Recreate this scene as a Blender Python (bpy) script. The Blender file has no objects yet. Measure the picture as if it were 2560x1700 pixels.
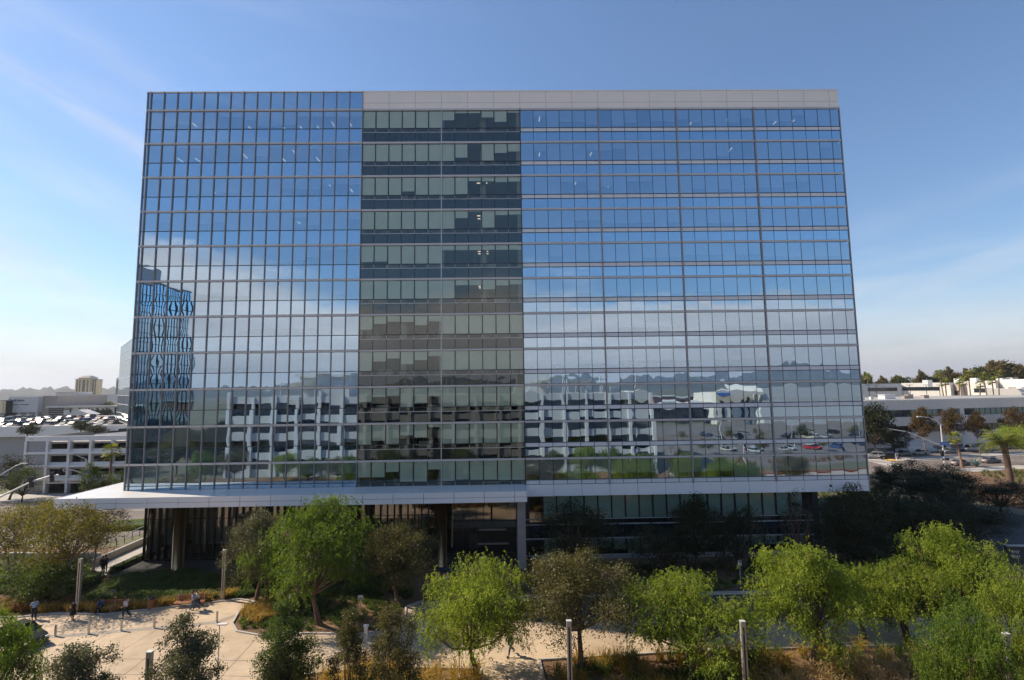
EXPO=1.12; SKY_STR=.071; SKY_AIR=1.2; SKY_DUST=.15; SKY_OZ=6; CLOUD=.46; SUN_STR=3.15; HAZE=.00011
import bpy, bmesh, math, random
import numpy as np
from mathutils import Vector, Matrix
R=math.radians; PI=math.pi
S=bpy.context.scene; COL=S.collection
rnd=random.Random(7)
# ---------------------------------------------------------------- camera
FPX=1250.0; CAM=np.array([16.93,-58.3,19.5]); YAW,PIT,ROL=.0159,.0971,-.0131
def _axes():
    cy,sy=math.cos(YAW),math.sin(YAW);cp,sp=math.cos(PIT),math.sin(PIT);cr,sr=math.cos(ROL),math.sin(ROL)
    F=np.array([sy*cp,cy*cp,sp]); r=np.array([cy,-sy,0]); u=np.cross(r,F)
    return r*cr+u*sr,-r*sr+u*cr,F
AR,AU,AF=_axes()
def ray(x,y): return AF+AR*(x-1280)/FPX+AU*(850-y)/FPX
def G(x,y,z=0.):            # where the sight line through a photo point meets the level z
    d=ray(x,y); p=CAM+d*(z-CAM[2])/d[2]; return (float(p[0]),float(p[1]))
def AY(x,y,Y):              # where it meets the vertical plane y=Y
    d=ray(x,y); p=CAM+d*(Y-CAM[1])/d[1]; return (float(p[0]),float(p[2]))
cd=bpy.data.cameras.new('camera'); co=bpy.data.objects.new('camera',cd); COL.objects.link(co)
cd.sensor_fit='HORIZONTAL'; cd.sensor_width=36; cd.lens=36*FPX/2560; cd.clip_start=.05; cd.clip_end=20000
M=Matrix((( AR[0],AU[0],-AF[0]),(AR[1],AU[1],-AF[1]),(AR[2],AU[2],-AF[2]))).to_4x4()
M.translation=Vector(CAM); co.matrix_world=M; S.camera=co
S.render.resolution_x=1024; S.render.resolution_y=680
S.view_settings.view_transform='Standard'; S.view_settings.look='None'
S.view_settings.exposure=EXPO; S.view_settings.gamma=1
S.cycles.max_bounces=7; S.cycles.transparent_max_bounces=10; S.cycles.glossy_bounces=3
S.cycles.diffuse_bounces=2; S.cycles.caustics_reflective=False; S.cycles.caustics_refractive=False
S.cycles.sample_clamp_indirect=4; S.cycles.use_denoising=True
# ---------------------------------------------------------------- light
SAZ=(-.953,.303); SEL=R(41)
w=bpy.data.worlds.new('World'); S.world=w; w.use_nodes=True
N=w.node_tree.nodes; L=w.node_tree.links; N.clear()
def nd(nodes,t,**k):
    n=nodes.new(t)
    for a,b in k.items(): setattr(n,a,b)
    return n
sky=nd(N,'ShaderNodeTexSky',sky_type='NISHITA'); sky.sun_disc=False; sky.sun_elevation=SEL
sky.sun_rotation=math.atan2(SAZ[0],SAZ[1]); sky.air_density=SKY_AIR; sky.dust_density=SKY_DUST; sky.ozone_density=SKY_OZ; sky.altitude=100
bg=nd(N,'ShaderNodeBackground'); bg.inputs[1].default_value=SKY_STR
out=nd(N,'ShaderNodeOutputWorld'); L.new(bg.outputs[0],out.inputs[0])
tc=nd(N,'ShaderNodeTexCoord'); sep=nd(N,'ShaderNodeSeparateXYZ'); L.new(tc.outputs['Generated'],sep.inputs[0])
def mth(op,a,b=None,c=None,clamp=False):
    n=nd(N,'ShaderNodeMath',operation=op,use_clamp=clamp)
    for i,v in enumerate((a,b,c)):
        if v is None: continue
        if isinstance(v,(int,float)): n.inputs[i].default_value=v
        else: L.new(v,n.inputs[i])
    return n.outputs[0]
def mrange(v,a,b,c=0,d=1):
    n=nd(N,'ShaderNodeMapRange',interpolation_type='SMOOTHSTEP'); L.new(v,n.inputs[0])
    for i,x in enumerate((a,b,c,d)): n.inputs[i+1].default_value=x
    return n.outputs[0]
def noise(vec,sc,det=6,ro=.55,dist=0):
    n=nd(N,'ShaderNodeTexNoise'); n.inputs['Scale'].default_value=sc; n.inputs['Detail'].default_value=det
    n.inputs['Roughness'].default_value=ro; n.inputs['Distortion'].default_value=dist; L.new(vec,n.inputs['Vector']); return n.outputs['Fac']
def mapping(rot,scale,loc=(0,0,0)):
    n=nd(N,'ShaderNodeMapping'); n.inputs['Rotation'].default_value=rot; n.inputs['Scale'].default_value=scale; n.inputs['Location'].default_value=loc
    L.new(tc.outputs['Generated'],n.inputs['Vector']); return n.outputs[0]
z=sep.outputs[2]; x=sep.outputs[0]; y=sep.outputs[1]
# a bank of cumulus low in the sky opposite the tower, thin cirrus elsewhere
n1=noise(mapping((0,0,0),(1,1,3.2)),2.1,8,.5)
top=mth('ADD',mth('MULTIPLY',mth('SUBTRACT',n1,.5),.34),mth('ADD',.185,mth('MULTIPLY',x,-.06)))
bank=mrange(mth('SUBTRACT',top,z),-.018,.045)
behind=mrange(y,-.02,-.30)
bank=mth('MULTIPLY',bank,behind)
wisp=noise(mapping((0,.95,.15),(1.1,1.6,9)),1.25,8,.6,.25)
wl=mth('MULTIPLY',mrange(wisp,.50,.80),mrange(x,.05,-.55,.03,.45))
wl=mth('MULTIPLY',wl,mrange(z,.85,.25,.12,1))
wl=mth('MULTIPLY',wl,.7)
lw=noise(mapping((0,0,0),(2,2,14)),1.6,5,.5)
wl2=mth('MULTIPLY',mth('MULTIPLY',mrange(lw,.52,.8),mrange(z,.30,.05)),.6)
wl=mth('MAXIMUM',wl,wl2)
yy=mth('MAXIMUM',y,.05); u_=mth('DIVIDE',x,yy); v_=mth('DIVIDE',z,yy)
front=mrange(y,.1,.4)
def streaks(ca,sa,bands,u0,u1,seed,amt):
    b_=mth('ADD',mth('MULTIPLY',u_,-sa),mth('MULTIPLY',v_,ca)); a_=mth('ADD',mth('MULTIPLY',u_,ca),mth('MULTIPLY',v_,sa))
    cb=nd(N,'ShaderNodeCombineXYZ'); L.new(mth('MULTIPLY',a_,2.2),cb.inputs[0]); L.new(mth('MULTIPLY',b_,17),cb.inputs[1]); cb.inputs[2].default_value=seed
    nz=noise(cb.outputs[0],1.0,7,.62,.5); wob=mth('MULTIPLY',mth('SUBTRACT',noise(cb.outputs[0],.35,3,.5),.5),.10)
    tot=None
    for c0,wd,am in bands:
        q=mth('DIVIDE',mth('SUBTRACT',mth('ADD',b_,wob),c0),wd); g=mth('MULTIPLY',mth('EXPONENT',mth('MULTIPLY',mth('MULTIPLY',q,q),-1)),am); tot=g if tot is None else mth('ADD',tot,g)
    return mth('MULTIPLY',mth('MULTIPLY',mth('MULTIPLY',tot,mrange(nz,.25,.75,.15,1)),mrange(u_,u0,u1)),mth('MULTIPLY',front,amt))
s1=streaks(.85,-.53,((.02,.03,.8),(-.10,.04,.35),(-.31,.10,.9),(.16,.04,.3)),-.45,-.75,1.3,.62)
s2=streaks(.94,.34,((-.10,.035,.7),(-.20,.05,.5),(.05,.03,.2)),.55,.8,7.1,.6)
wl=mth('MAXIMUM',wl,mth('MAXIMUM',s1,s2))
veil=mth('MULTIPLY',mrange(z,.20,-.02),.85)
mask=mth('MAXIMUM',mth('MULTIPLY',bank,.95),mth('MAXIMUM',wl,veil),clamp=True)
dn=noise(mapping((0,0,0),(1,1,5)),3.0,7,.6)
shade=mrange(dn,.3,.7,.70,1.0)
cc=nd(N,'ShaderNodeCombineColor')
k=CLOUD/SKY_STR
warm=mth('MAXIMUM',bank,veil); shade=mth('MULTIPLY',shade,mrange(y,.1,-.3,1.0,1.2))
for i_,(c0_,c1_) in enumerate(((.97,.14),(.97,-.02),(1.02,-.12))): L.new(mth('MULTIPLY',shade,mth('MULTIPLY',mth('ADD',mth('MULTIPLY',warm,c1_),c0_),k)),cc.inputs[i_])
mx=nd(N,'ShaderNodeMix',data_type='RGBA'); L.new(mask,mx.inputs[0]); L.new(sky.outputs[0],mx.inputs[6]); L.new(cc.outputs[0],mx.inputs[7])
L.new(mx.outputs[2],bg.inputs[0])
sl=bpy.data.lights.new('sun','SUN'); sl.energy=SUN_STR; sl.angle=R(.53); sl.color=(1,.86,.68)
so=bpy.data.objects.new('sun',sl); COL.objects.link(so); so.location=(-60,60,90)
so.rotation_euler=Vector((SAZ[0]*math.cos(SEL),SAZ[1]*math.cos(SEL),math.sin(SEL))).to_track_quat('Z','Y').to_euler()
# ---------------------------------------------------------------- materials
MT={}
def newmat(name):
    m=bpy.data.materials.new(name); m.use_nodes=True; m.node_tree.nodes.clear(); MT[name]=m; return m,m.node_tree.nodes,m.node_tree.links
def pbr(name,col,rough=.6,var=.12,scale=3.,metal=0.,bump=0.,spec=.5,scale2=None,island=0.,objcol=False,tint=None,stretch=(1,1,1)):
    m,n,l=newmat(name)
    o=nd(n,'ShaderNodeOutputMaterial'); b=nd(n,'ShaderNodeBsdfPrincipled'); l.new(b.outputs[0],o.inputs[0])
    b.inputs['Roughness'].default_value=rough; b.inputs['Metallic'].default_value=metal
    b.inputs['Specular IOR Level'].default_value=spec
    t=nd(n,'ShaderNodeTexCoord'); mp=nd(n,'ShaderNodeMapping'); mp.inputs['Scale'].default_value=stretch; l.new(t.outputs['Object'],mp.inputs[0])
    nz=nd(n,'ShaderNodeTexNoise'); nz.inputs['Scale'].default_value=scale; nz.inputs['Detail'].default_value=6; nz.inputs['Roughness'].default_value=.62
    l.new(mp.outputs[0],nz.inputs['Vector'])
    rp=nd(n,'ShaderNodeMapRange'); l.new(nz.outputs['Fac'],rp.inputs[0]); rp.inputs[1].default_value=.28; rp.inputs[2].default_value=.72
    rp.inputs[3].default_value=1-var; rp.inputs[4].default_value=1+var
    fac=rp.outputs[0]
    if island:
        g=nd(n,'ShaderNodeNewGeometry'); r2=nd(n,'ShaderNodeMapRange'); l.new(g.outputs['Random Per Island'],r2.inputs[0])
        r2.inputs[3].default_value=1-island; r2.inputs[4].default_value=1+island
        mm=nd(n,'ShaderNodeMath',operation='MULTIPLY'); l.new(fac,mm.inputs[0]); l.new(r2.outputs[0],mm.inputs[1]); fac=mm.outputs[0]
    mxx=nd(n,'ShaderNodeVectorMath',operation='SCALE'); l.new(fac,mxx.inputs['Scale'])
    if objcol:
        oi=nd(n,'ShaderNodeObjectInfo'); l.new(oi.outputs['Color'],mxx.inputs[0])
    elif tint:
        n2=nd(n,'ShaderNodeTexNoise'); n2.inputs['Scale'].default_value=scale2 or scale*.2; n2.inputs['Detail'].default_value=4; l.new(mp.outputs[0],n2.inputs['Vector'])
        r3=nd(n,'ShaderNodeMapRange'); l.new(n2.outputs['Fac'],r3.inputs[0]); r3.inputs[1].default_value=.4; r3.inputs[2].default_value=.62
        mc=nd(n,'ShaderNodeMix',data_type='RGBA'); l.new(r3.outputs[0],mc.inputs[0]); mc.inputs[6].default_value=(*col,1); mc.inputs[7].default_value=(*tint,1)
        l.new(mc.outputs[2],mxx.inputs[0])
    else: mxx.inputs[0].default_value=col
    l.new(mxx.outputs[0],b.inputs['Base Color'])
    if bump:
        bp=nd(n,'ShaderNodeBump'); bp.inputs['Strength'].default_value=.6; bp.inputs['Distance'].default_value=bump
        l.new(nz.outputs['Fac'],bp.inputs['Height']); l.new(bp.outputs[0],b.inputs['Normal'])
    return m
def leafmat(name,c1,c2,trans=.45,rough=.55,spec=.2):
    m,n,l=newmat(name)
    o=nd(n,'ShaderNodeOutputMaterial'); g=nd(n,'ShaderNodeNewGeometry')
    mc=nd(n,'ShaderNodeMix',data_type='RGBA')
    tcx=nd(n,'ShaderNodeTexCoord'); nz=nd(n,'ShaderNodeTexNoise'); nz.inputs['Scale'].default_value=.9; nz.inputs['Detail'].default_value=3; l.new(tcx.outputs['Object'],nz.inputs['Vector'])
    oi=nd(n,'ShaderNodeObjectInfo'); m1=nd(n,'ShaderNodeMath',operation='MULTIPLY_ADD'); l.new(g.outputs['Random Per Island'],m1.inputs[0]); m1.inputs[1].default_value=.55; r1=nd(n,'ShaderNodeMapRange'); l.new(nz.outputs['Fac'],r1.inputs[0]); r1.inputs[1].default_value=.35; r1.inputs[2].default_value=.65; r1.inputs[3].default_value=-.15; r1.inputs[4].default_value=.55; l.new(r1.outputs[0],m1.inputs[2])
    m2=nd(n,'ShaderNodeMath',operation='MULTIPLY_ADD',use_clamp=True); l.new(oi.outputs['Random'],m2.inputs[0]); m2.inputs[1].default_value=.2; l.new(m1.outputs[0],m2.inputs[2]); l.new(m2.outputs[0],mc.inputs[0]); mc.inputs[6].default_value=(*c1,1); mc.inputs[7].default_value=(*c2,1)
    d=nd(n,'ShaderNodeBsdfPrincipled'); d.inputs['Roughness'].default_value=rough; d.inputs['Specular IOR Level'].default_value=spec; l.new(mc.outputs[2],d.inputs['Base Color'])
    t=nd(n,'ShaderNodeBsdfTranslucent')
    sc=nd(n,'ShaderNodeMix',data_type='RGBA',blend_type='MULTIPLY'); sc.inputs[0].default_value=1; l.new(mc.outputs[2],sc.inputs[6]); sc.inputs[7].default_value=(1.25,1.2,.55,1)
    l.new(sc.outputs[2],t.inputs[0])
    mx=nd(n,'ShaderNodeMixShader'); mx.inputs[0].default_value=trans; l.new(d.outputs[0],mx.inputs[1]); l.new(t.outputs[0],mx.inputs[2]); l.new(mx.outputs[0],o.inputs[0])
    return m
def glassmat(name,refl,tint,gcol=(1,1,1),opaque=None,rough=0.0,fres=True):
    m,n,l=newmat(name)
    o=nd(n,'ShaderNodeOutputMaterial')
    if opaque:
        t=nd(n,'ShaderNodeBsdfDiffuse'); t.inputs[0].default_value=(*opaque,1)
    else:
        t=nd(n,'ShaderNodeBsdfTransparent'); t.inputs[0].default_value=(*tint,1)
    g=nd(n,'ShaderNodeBsdfGlossy'); g.inputs['Roughness'].default_value=rough; g.inputs[0].default_value=(*gcol,1)
    fr=nd(n,'ShaderNodeFresnel'); fr.inputs[0].default_value=1.45
    ad=nd(n,'ShaderNodeMath',operation='ADD',use_clamp=True); l.new(fr.outputs[0],ad.inputs[0]); ad.inputs[1].default_value=refl-.04
    mx=nd(n,'ShaderNodeMixShader'); mx.inputs[0].default_value=refl
    if fres: l.new(ad.outputs[0],mx.inputs[0])
    l.new(t.outputs[0],mx.inputs[1]); l.new(g.outputs[0],mx.inputs[2]); l.new(mx.outputs[0],o.inputs[0])
    return m
def emis(name,col,s):
    m,n,l=newmat(name); o=nd(n,'ShaderNodeOutputMaterial'); e=nd(n,'ShaderNodeEmission'); e.inputs[0].default_value=(*col,1); e.inputs[1].default_value=s; l.new(e.outputs[0],o.inputs[0]); return m
# ---------------------------------------------------------------- mesh helpers
class MB:
    def __init__(s): s.v=[]; s.f=[]; s.m=[]
    def add(s,vs,fs,mi=0):
        o=len(s.v); s.v+= [tuple(v) for v in vs]; s.f+=[tuple(i+o for i in f) for f in fs]; s.m+=[mi]*len(fs); return s
    def box(s,x0,x1,y0,y1,z0,z1,mi=0):
        return s.add([(x0,y0,z0),(x1,y0,z0),(x1,y1,z0),(x0,y1,z0),(x0,y0,z1),(x1,y0,z1),(x1,y1,z1),(x0,y1,z1)],
              [(0,3,2,1),(4,5,6,7),(0,1,5,4),(1,2,6,5),(2,3,7,6),(3,0,4,7)],mi)
    def obox(s,c,ux,hx,hy,z0,z1,mi=0):   # box turned in plan: centre, unit x dir, half sizes
        uy=(-ux[1],ux[0]); P=[]
        for z in (z0,z1):
            for a,b in ((-1,-1),(1,-1),(1,1),(-1,1)): P.append((c[0]+ux[0]*hx*a+uy[0]*hy*b,c[1]+ux[1]*hx*a+uy[1]*hy*b,z))
        return s.add(P,[(0,3,2,1),(4,5,6,7),(0,1,5,4),(1,2,6,5),(2,3,7,6),(3,0,4,7)],mi)
    def tube(s,p0,p1,r0,r1=None,n=8,mi=0,caps=True):
        r1=r0 if r1 is None else r1
        p0=Vector(p0);p1=Vector(p1); d=(p1-p0); 
        if d.length<1e-6: return s
        d.normalize(); a=d.orthogonal().normalized(); b=d.cross(a); P=[]
        for p,r in ((p0,r0),(p1,r1)):
            for i in range(n):
                t=2*PI*i/n; P.append(p+a*math.cos(t)*r+b*math.sin(t)*r)
        F=[(i,(i+1)%n,n+(i+1)%n,n+i) for i in range(n)]
        if caps: F+= [tuple(reversed(range(n))),tuple(range(n,2*n))]
        return s.add(P,F,mi)
    def path(s,pts,rs,n=6,mi=0):
        for i in range(len(pts)-1): s.tube(pts[i],pts[i+1],rs[i],rs[i+1],n,mi,caps=(i==len(pts)-2))
        return s
    def lathe(s,c,prof,n=16,mi=0):
        P=[];F=[]
        for r,z in prof:
            for i in range(n): P.append((c[0]+r*math.cos(2*PI*i/n),c[1]+r*math.sin(2*PI*i/n),c[2]+z))
        for j in range(len(prof)-1):
            for i in range(n): F.append((j*n+i,j*n+(i+1)%n,(j+1)*n+(i+1)%n,(j+1)*n+i))
        F+= [tuple(reversed(range(n))),tuple(range((len(prof)-1)*n,len(prof)*n))]
        return s.add(P,F,mi)
    def quad(s,a,b,c,d,mi=0): return s.add([a,b,c,d],[(0,1,2,3)],mi)
    def build(s,name,mats,parent=None,smooth=False,loc=None):
        me=bpy.data.meshes.new(name); me.from_pydata(s.v,[],s.f)
        for m in (mats if isinstance(mats,(list,tuple)) else [mats]): me.materials.append(MT[m] if isinstance(m,str) else m)
        if any(s.m): me.polygons.foreach_set('material_index',s.m)
        if smooth: me.polygons.foreach_set('use_smooth',[True]*len(me.polygons))
        me.update()
        return link(name,me,parent,loc)
def link(name,me,parent=None,loc=None):
    o=bpy.data.objects.new(name,me); COL.objects.link(o)
    if parent: o.parent=parent
    if loc: o.location=loc
    return o
def tag(o,label=None,cat=None,group=None,kind=None):
    if label: o['label']=label
    if cat: o['category']=cat
    if group: o['group']=group
    if kind: o['kind']=kind
    return o
def thing(name,label,cat,loc=(0,0,0),rz=0,group=None):
    o=bpy.data.objects.new(name,None); COL.objects.link(o); o.location=loc; o.rotation_euler=(0,0,rz); o.empty_display_size=.3
    return tag(o,label,cat,group)
CH={}
def dup(o,parent=None,**kw):
    c=o.copy(); COL.objects.link(c)
    if parent is not None: c.parent=parent
    for ch in list(o.children): dup(ch,c)
    if kw:
        if 'loc' in kw: c.location=kw['loc']
        if 'rz' in kw: c.rotation_euler=(0,0,kw['rz'])
        if 'sc' in kw: c.scale=kw['sc'] if isinstance(kw['sc'],tuple) else (kw['sc'],)*3
        if 'label' in kw: c['label']=kw['label']
        if 'group' in kw: c['group']=kw['group']
        if 'cat' in kw: c['category']=kw['cat']
    return c
def poly(name,pts,z,mat,kind='structure',thick=0,label=None,grid=None):
    bm=bmesh.new(); vs=[bm.verts.new((p[0],p[1],z)) for p in pts]; f=bm.faces.new(vs); bm.normal_update()
    if f.normal.z<0: f.normal_flip()
    if thick:
        r=bmesh.ops.extrude_face_region(bm,geom=[f]); 
        for v in [g for g in r['geom'] if isinstance(g,bmesh.types.BMVert)]: v.co.z+=0
        for v in vs: v.co.z-=thick
    bmesh.ops.triangulate(bm,faces=[f for f in bm.faces if len(f.verts)>4])
    me=bpy.data.meshes.new(name); bm.to_mesh(me); bm.free(); me.materials.append(MT[mat])
    o=link(name,me); o['kind']=kind
    if label: o['label']=label
    return o
def text(body,size,name,mat,parent,loc,rot,ext=.02,bold=False):
    c=bpy.data.curves.new(name,'FONT'); c.body=body; c.size=size; c.extrude=ext; c.align_x='CENTER'; c.align_y='CENTER'
    if bold: c.offset=size*.02
    t=bpy.data.objects.new(name,c); COL.objects.link(t)
    dg=bpy.context.evaluated_depsgraph_get(); me=bpy.data.meshes.new_from_object(t.evaluated_get(dg)); bpy.data.objects.remove(t)
    me.materials.clear(); me.materials.append(MT[mat]); o=link(name,me,parent,loc); o.rotation_euler=rot; return o
# ---------------------------------------------------------------- palette
pbr('soil',(.13,.075,.04),.95,.35,2.2,bump=.05,tint=(.20,.115,.06),scale2=.3)
pbr('earth',(.16,.13,.09),.95,.3,.05,tint=(.10,.11,.05),scale2=.012)
pbr('plaza',(.54,.42,.29),.8,.13,1.1,bump=.004,tint=(.42,.32,.22),scale2=.22)
pbr('paving_band',(.30,.26,.22),.8,.1,2)
pbr('asphalt',(.15,.125,.11),.85,.12,1.5,bump=.006,tint=(.19,.155,.13),scale2=.12)
pbr('asphalt_dark',(.055,.053,.052),.85,.12,1.5,bump=.006)
pbr('concrete',(.42,.39,.35),.8,.08,1.2,bump=.003)
pbr('kerb',(.45,.42,.38),.8,.1,2)
pbr('red_kerb',(.5,.07,.05),.7,.15,2)
pbr('paint_white',(.75,.73,.68),.7,.1,4)
pbr('paint_yellow',(.75,.45,.06),.7,.1,4)
pbr('panel',(.82,.81,.80),.42,.03,.6,spec=.5)
pbr('panel_warm',(.86,.80,.72),.55,.03,.4)
pbr('sill_panel',(.72,.74,.76),.35,.03,1)
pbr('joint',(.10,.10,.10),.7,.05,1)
pbr('band',(.56,.54,.52),.5,.05,.8,metal=.2)
pbr('fin',(.30,.29,.29),.45,.05,1,metal=.3)
pbr('mullion_pale',(.55,.54,.52),.4,.05,1,metal=.5)
pbr('mullion_blue',(.05,.075,.12),.4,.05,1)
pbr('mullion_dark',(.03,.035,.04),.45,.05,1)
pbr('blind_green',(.84,.87,.76),.85,.04,1.5)
pbr('blind_grey',(.80,.88,.94),.85,.04,1.5)
pbr('interior_dark',(.09,.085,.08),.9,.15,.6)
pbr('interior_wall',(.30,.28,.25),.9,.1,.3)
pbr('ceiling',(.5,.5,.48),.9,.04,1)
pbr('stone',(.36,.32,.29),.7,.12,1.4,tint=(.42,.37,.33),scale2=.4)
pbr('bronze',(.90,.56,.25),.24,.10,1.2,metal=1.)
pbr('lobby_frame',(.02,.02,.02),.4,.05,1)
pbr('canopy_top',(.72,.70,.66),.35,.05,.5,spec=.6)
pbr('white_conc',(.66,.65,.63),.7,.05,.5)
pbr('garage_conc',(.86,.84,.80),.8,.06,.6,tint=(.80,.77,.73),scale2=.15)
pbr('grey_block',(.38,.37,.36),.85,.1,2)
pbr('white_wall',(.72,.68,.62),.8,.04,.3)
pbr('grey_wall',(.62,.60,.58),.8,.05,.3)
pbr('taupe_wall',(.40,.33,.28),.85,.05,.3)
pbr('tan_wall',(.85,.66,.40),.85,.05,.2)
pbr('sand_wall',(.72,.65,.57),.85,.05,.2)
pbr('roof_grey',(.34,.33,.31),.9,.1,.5)
pbr('roof_white',(.6,.58,.55),.85,.1,.5)
pbr('roof_red',(.34,.17,.11),.85,.12,2)
pbr('dark_glass_flat',(.02,.025,.03),.1,.1,1)
pbr('steel',(.48,.48,.47),.38,.06,2,metal=.7)
pbr('galv',(.74,.73,.70),.5,.05,2,metal=.4)
pbr('post_metal',(.46,.435,.39),.45,.06,1.5,metal=.5)
pbr('black_metal',(.02,.02,.022),.4,.05,2)
pbr('wood',(.33,.13,.055),.55,.25,3,stretch=(1,8,8))
pbr('bark',(.13,.085,.06),.95,.35,5,bump=.02)
pbr('bark_pale',(.25,.19,.14),.95,.3,4,bump=.02)
pbr('palm_bark',(.26,.16,.10),.95,.35,7,bump=.03)
pbr('flower_orange',(.75,.16,.03),.7,.3,5)
pbr('car_paint',(.5,.5,.5),.32,.02,2,objcol=True,spec=.4)
pbr('tyre',(.018,.018,.018),.8,.1,5)
pbr('rim',(.45,.45,.46),.3,.05,4,metal=.8)
pbr('lamp_red',(.5,.02,.02),.3,.05,4)
pbr('lamp_clear',(.75,.75,.72),.15,.05,4)
pbr('plate',(.75,.75,.72),.5,.03,4)
pbr('skin',(.42,.24,.16),.6,.05,6)
pbr('hair_brown',(.07,.035,.018),.8,.2,20)
pbr('hair_black',(.012,.01,.01),.8,.2,20)
pbr('cloth_white',(.62,.62,.63),.85,.05,6)
pbr('cloth_blue',(.22,.32,.48),.85,.06,6)
pbr('cloth_navy',(.035,.06,.13),.85,.08,6)
pbr('cloth_black',(.014,.014,.016),.85,.1,6)
pbr('cloth_denim',(.07,.10,.16),.85,.1,6)
pbr('shoe',(.02,.018,.016),.5,.1,6)
pbr('sign_blue',(.03,.13,.55),.4,.03,3)
pbr('sign_white',(.78,.78,.76),.5,.03,3)
pbr('sign_red',(.55,.04,.04),.5,.03,3)
pbr('sign_dark',(.05,.048,.05),.6,.06,3)
pbr('sail',(.62,.58,.50),.8,.04,2)
pbr('flag_red',(.5,.03,.05),.8,.05,3)
pbr('flag_blue',(.03,.05,.2),.8,.05,3)
pbr('umbrella_cloth',(.70,.60,.42),.8,.05,3)
pbr('agave',(.22,.30,.28),.6,.15,3)
pbr('hill_far',(.10,.10,.09),1,.35,.02,tint=(.06,.065,.055),scale2=.006)
pbr('mesh_green',(.04,.05,.03),.9,.2,3)
leafmat('leaf_lime',(.085,.145,.014),(.36,.43,.065),.52)
leafmat('leaf_green',(.055,.11,.014),(.20,.29,.045),.5)
leafmat('leaf_mid',(.045,.08,.015),(.11,.16,.035),.42)
leafmat('leaf_oak',(.060,.060,.018),(.17,.155,.055),.28,.45)
leafmat('leaf_dark',(.018,.024,.009),(.048,.058,.02),.25)  # dark leaf colour also deepens the shade on trees by the tower
leafmat('leaf_olive',(.07,.08,.014),(.22,.185,.03),.45)
leafmat('leaf_brown',(.07,.05,.022),(.17,.11,.045),.35)
leafmat('leaf_sky',(.085,.07,.03),(.21,.16,.06),.35)
leafmat('leaf_skygreen',(.06,.075,.025),(.15,.16,.05),.35)
leafmat('leaf_grey',(.055,.062,.03),(.19,.19,.10),.25,.4)
leafmat('leaf_palm',(.075,.11,.02),(.26,.27,.05),.4)
leafmat('grass_gold',(.22,.14,.025),(.55,.38,.10),.45)
leafmat('grass_plume',(.40,.24,.10),(.62,.44,.24),.45)
leafmat('grass_green',(.05,.085,.02),(.14,.20,.04),.4)
leafmat('grass_red',(.16,.07,.02),(.36,.18,.06),.4)
glassmat('glass_blue',.56,(.76,.88,1.0),(.64,.84,1.0))
glassmat('spandrel_blue',.66,None,(.62,.83,1.0),opaque=(.01,.05,.11))
glassmat('glass_green',.115,(.92,1,.96),(.88,1,.96))
glassmat('spandrel_green',.12,None,(.88,.98,.96),opaque=(.008,.016,.022))
glassmat('glass_lobby',.16,(.42,.42,.40),(1,.97,.93))
glassmat('glass_low',.12,(.66,.80,.78),(1,1,1))
glassmat('glass_dark',.16,None,(1,1,1),opaque=(.012,.014,.016))
glassmat('glass_mirror',.34,None,(.62,.85,1.0),opaque=(.02,.05,.09))
glassmat('glass_pale',.5,None,(.88,.95,1.0),opaque=(.12,.15,.17),fres=False)
pbr('car_glass',(.02,.023,.025),.22,.05,1,spec=.35)
emis('ceiling_lamp',(1,.80,.58),.6)
# ---------------------------------------------------------------- the office tower
BW=1.6; FH=4.212; Z0=53.6; ZTOP=55.95; X0=-26.0; X1=58.72; DEP=34.0
tr=random.Random(11)
def pane(mb,x0,x1,z0,z1,y,amp,rr,n=5,m=6):
    # a pane with the slight pillowing and roll of real heat-strengthened glass
    a=rr.gauss(0,amp); b=rr.gauss(0,amp*.7); ph=rr.random()*6.3; fr=rr.choice((1,1.5,2)); tx=rr.gauss(0,.0013); tz=rr.gauss(0,.0011)
    V=[];F=[]
    for j in range(m+1):
        for i in range(n+1):
            u=2*i/n-1; v=2*j/m-1
            d=a*(1-u*u)*(1-v*v)+b*(1-u*u)*math.sin(v*fr*2.6+ph)*.5+u*tx+v*tz
            V.append((x0+(x1-x0)*i/n, y+d, z0+(z1-z0)*j/m))
    for j in range(m):
        for i in range(n):
            k=j*(n+1)+i; F.append((k,k+1,k+n+2,k+n+1))
    mb.add(V,F)
def us(a,b):
    r=[]; u=a
    while u<b-1e-6: r.append(u); u+=1
    return r
tower=thing('office_tower','eleven storey glass curtain wall office tower with white roof parapet and wide white entrance canopy','office building',(0,0,0))
# sections: (u list edges), style
SEC=[('blue_fin',[-16.25]+list(range(-16,-7))),('blue_fin',list(range(-8,1))),
     ('green',list(range(0,7))),('green',list(range(6,13))),
     ('blue_flat',list(range(12,19))),('blue_flat',list(range(18,25))),('blue_flat',list(range(24,31))),('blue_flat',list(range(30,37))+[36.7])]
DROP={0:[1,1,1,1,.97,1,.5,.1,.1,.35,.6,.08],1:[1]*7+[.75,0,.92,.5,.42],2:[1,1,1,.75,1,1,1,.92,.2,.22,.27,.24],3:[1]*7+[.37,.03,.9,.22,.2],
4:[.85,.83,1,1,.97,.98]+[.25]*6,5:[1]*7+[.27,.27,.5,.3,.25],6:[.7,.4,.3,.32,.5,.3]+[1]*6,7:[1,.5,.35,.65,.45,.25]+[1]*6,8:[.7,.45,.4,1,.8,.45]+[1]*6,
9:[1,.8,.97,.55,.65,.15]+[1]*6,10:[.75,.75,.5,1,1,.4,1,.92,.95,.95,1,1]}
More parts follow.
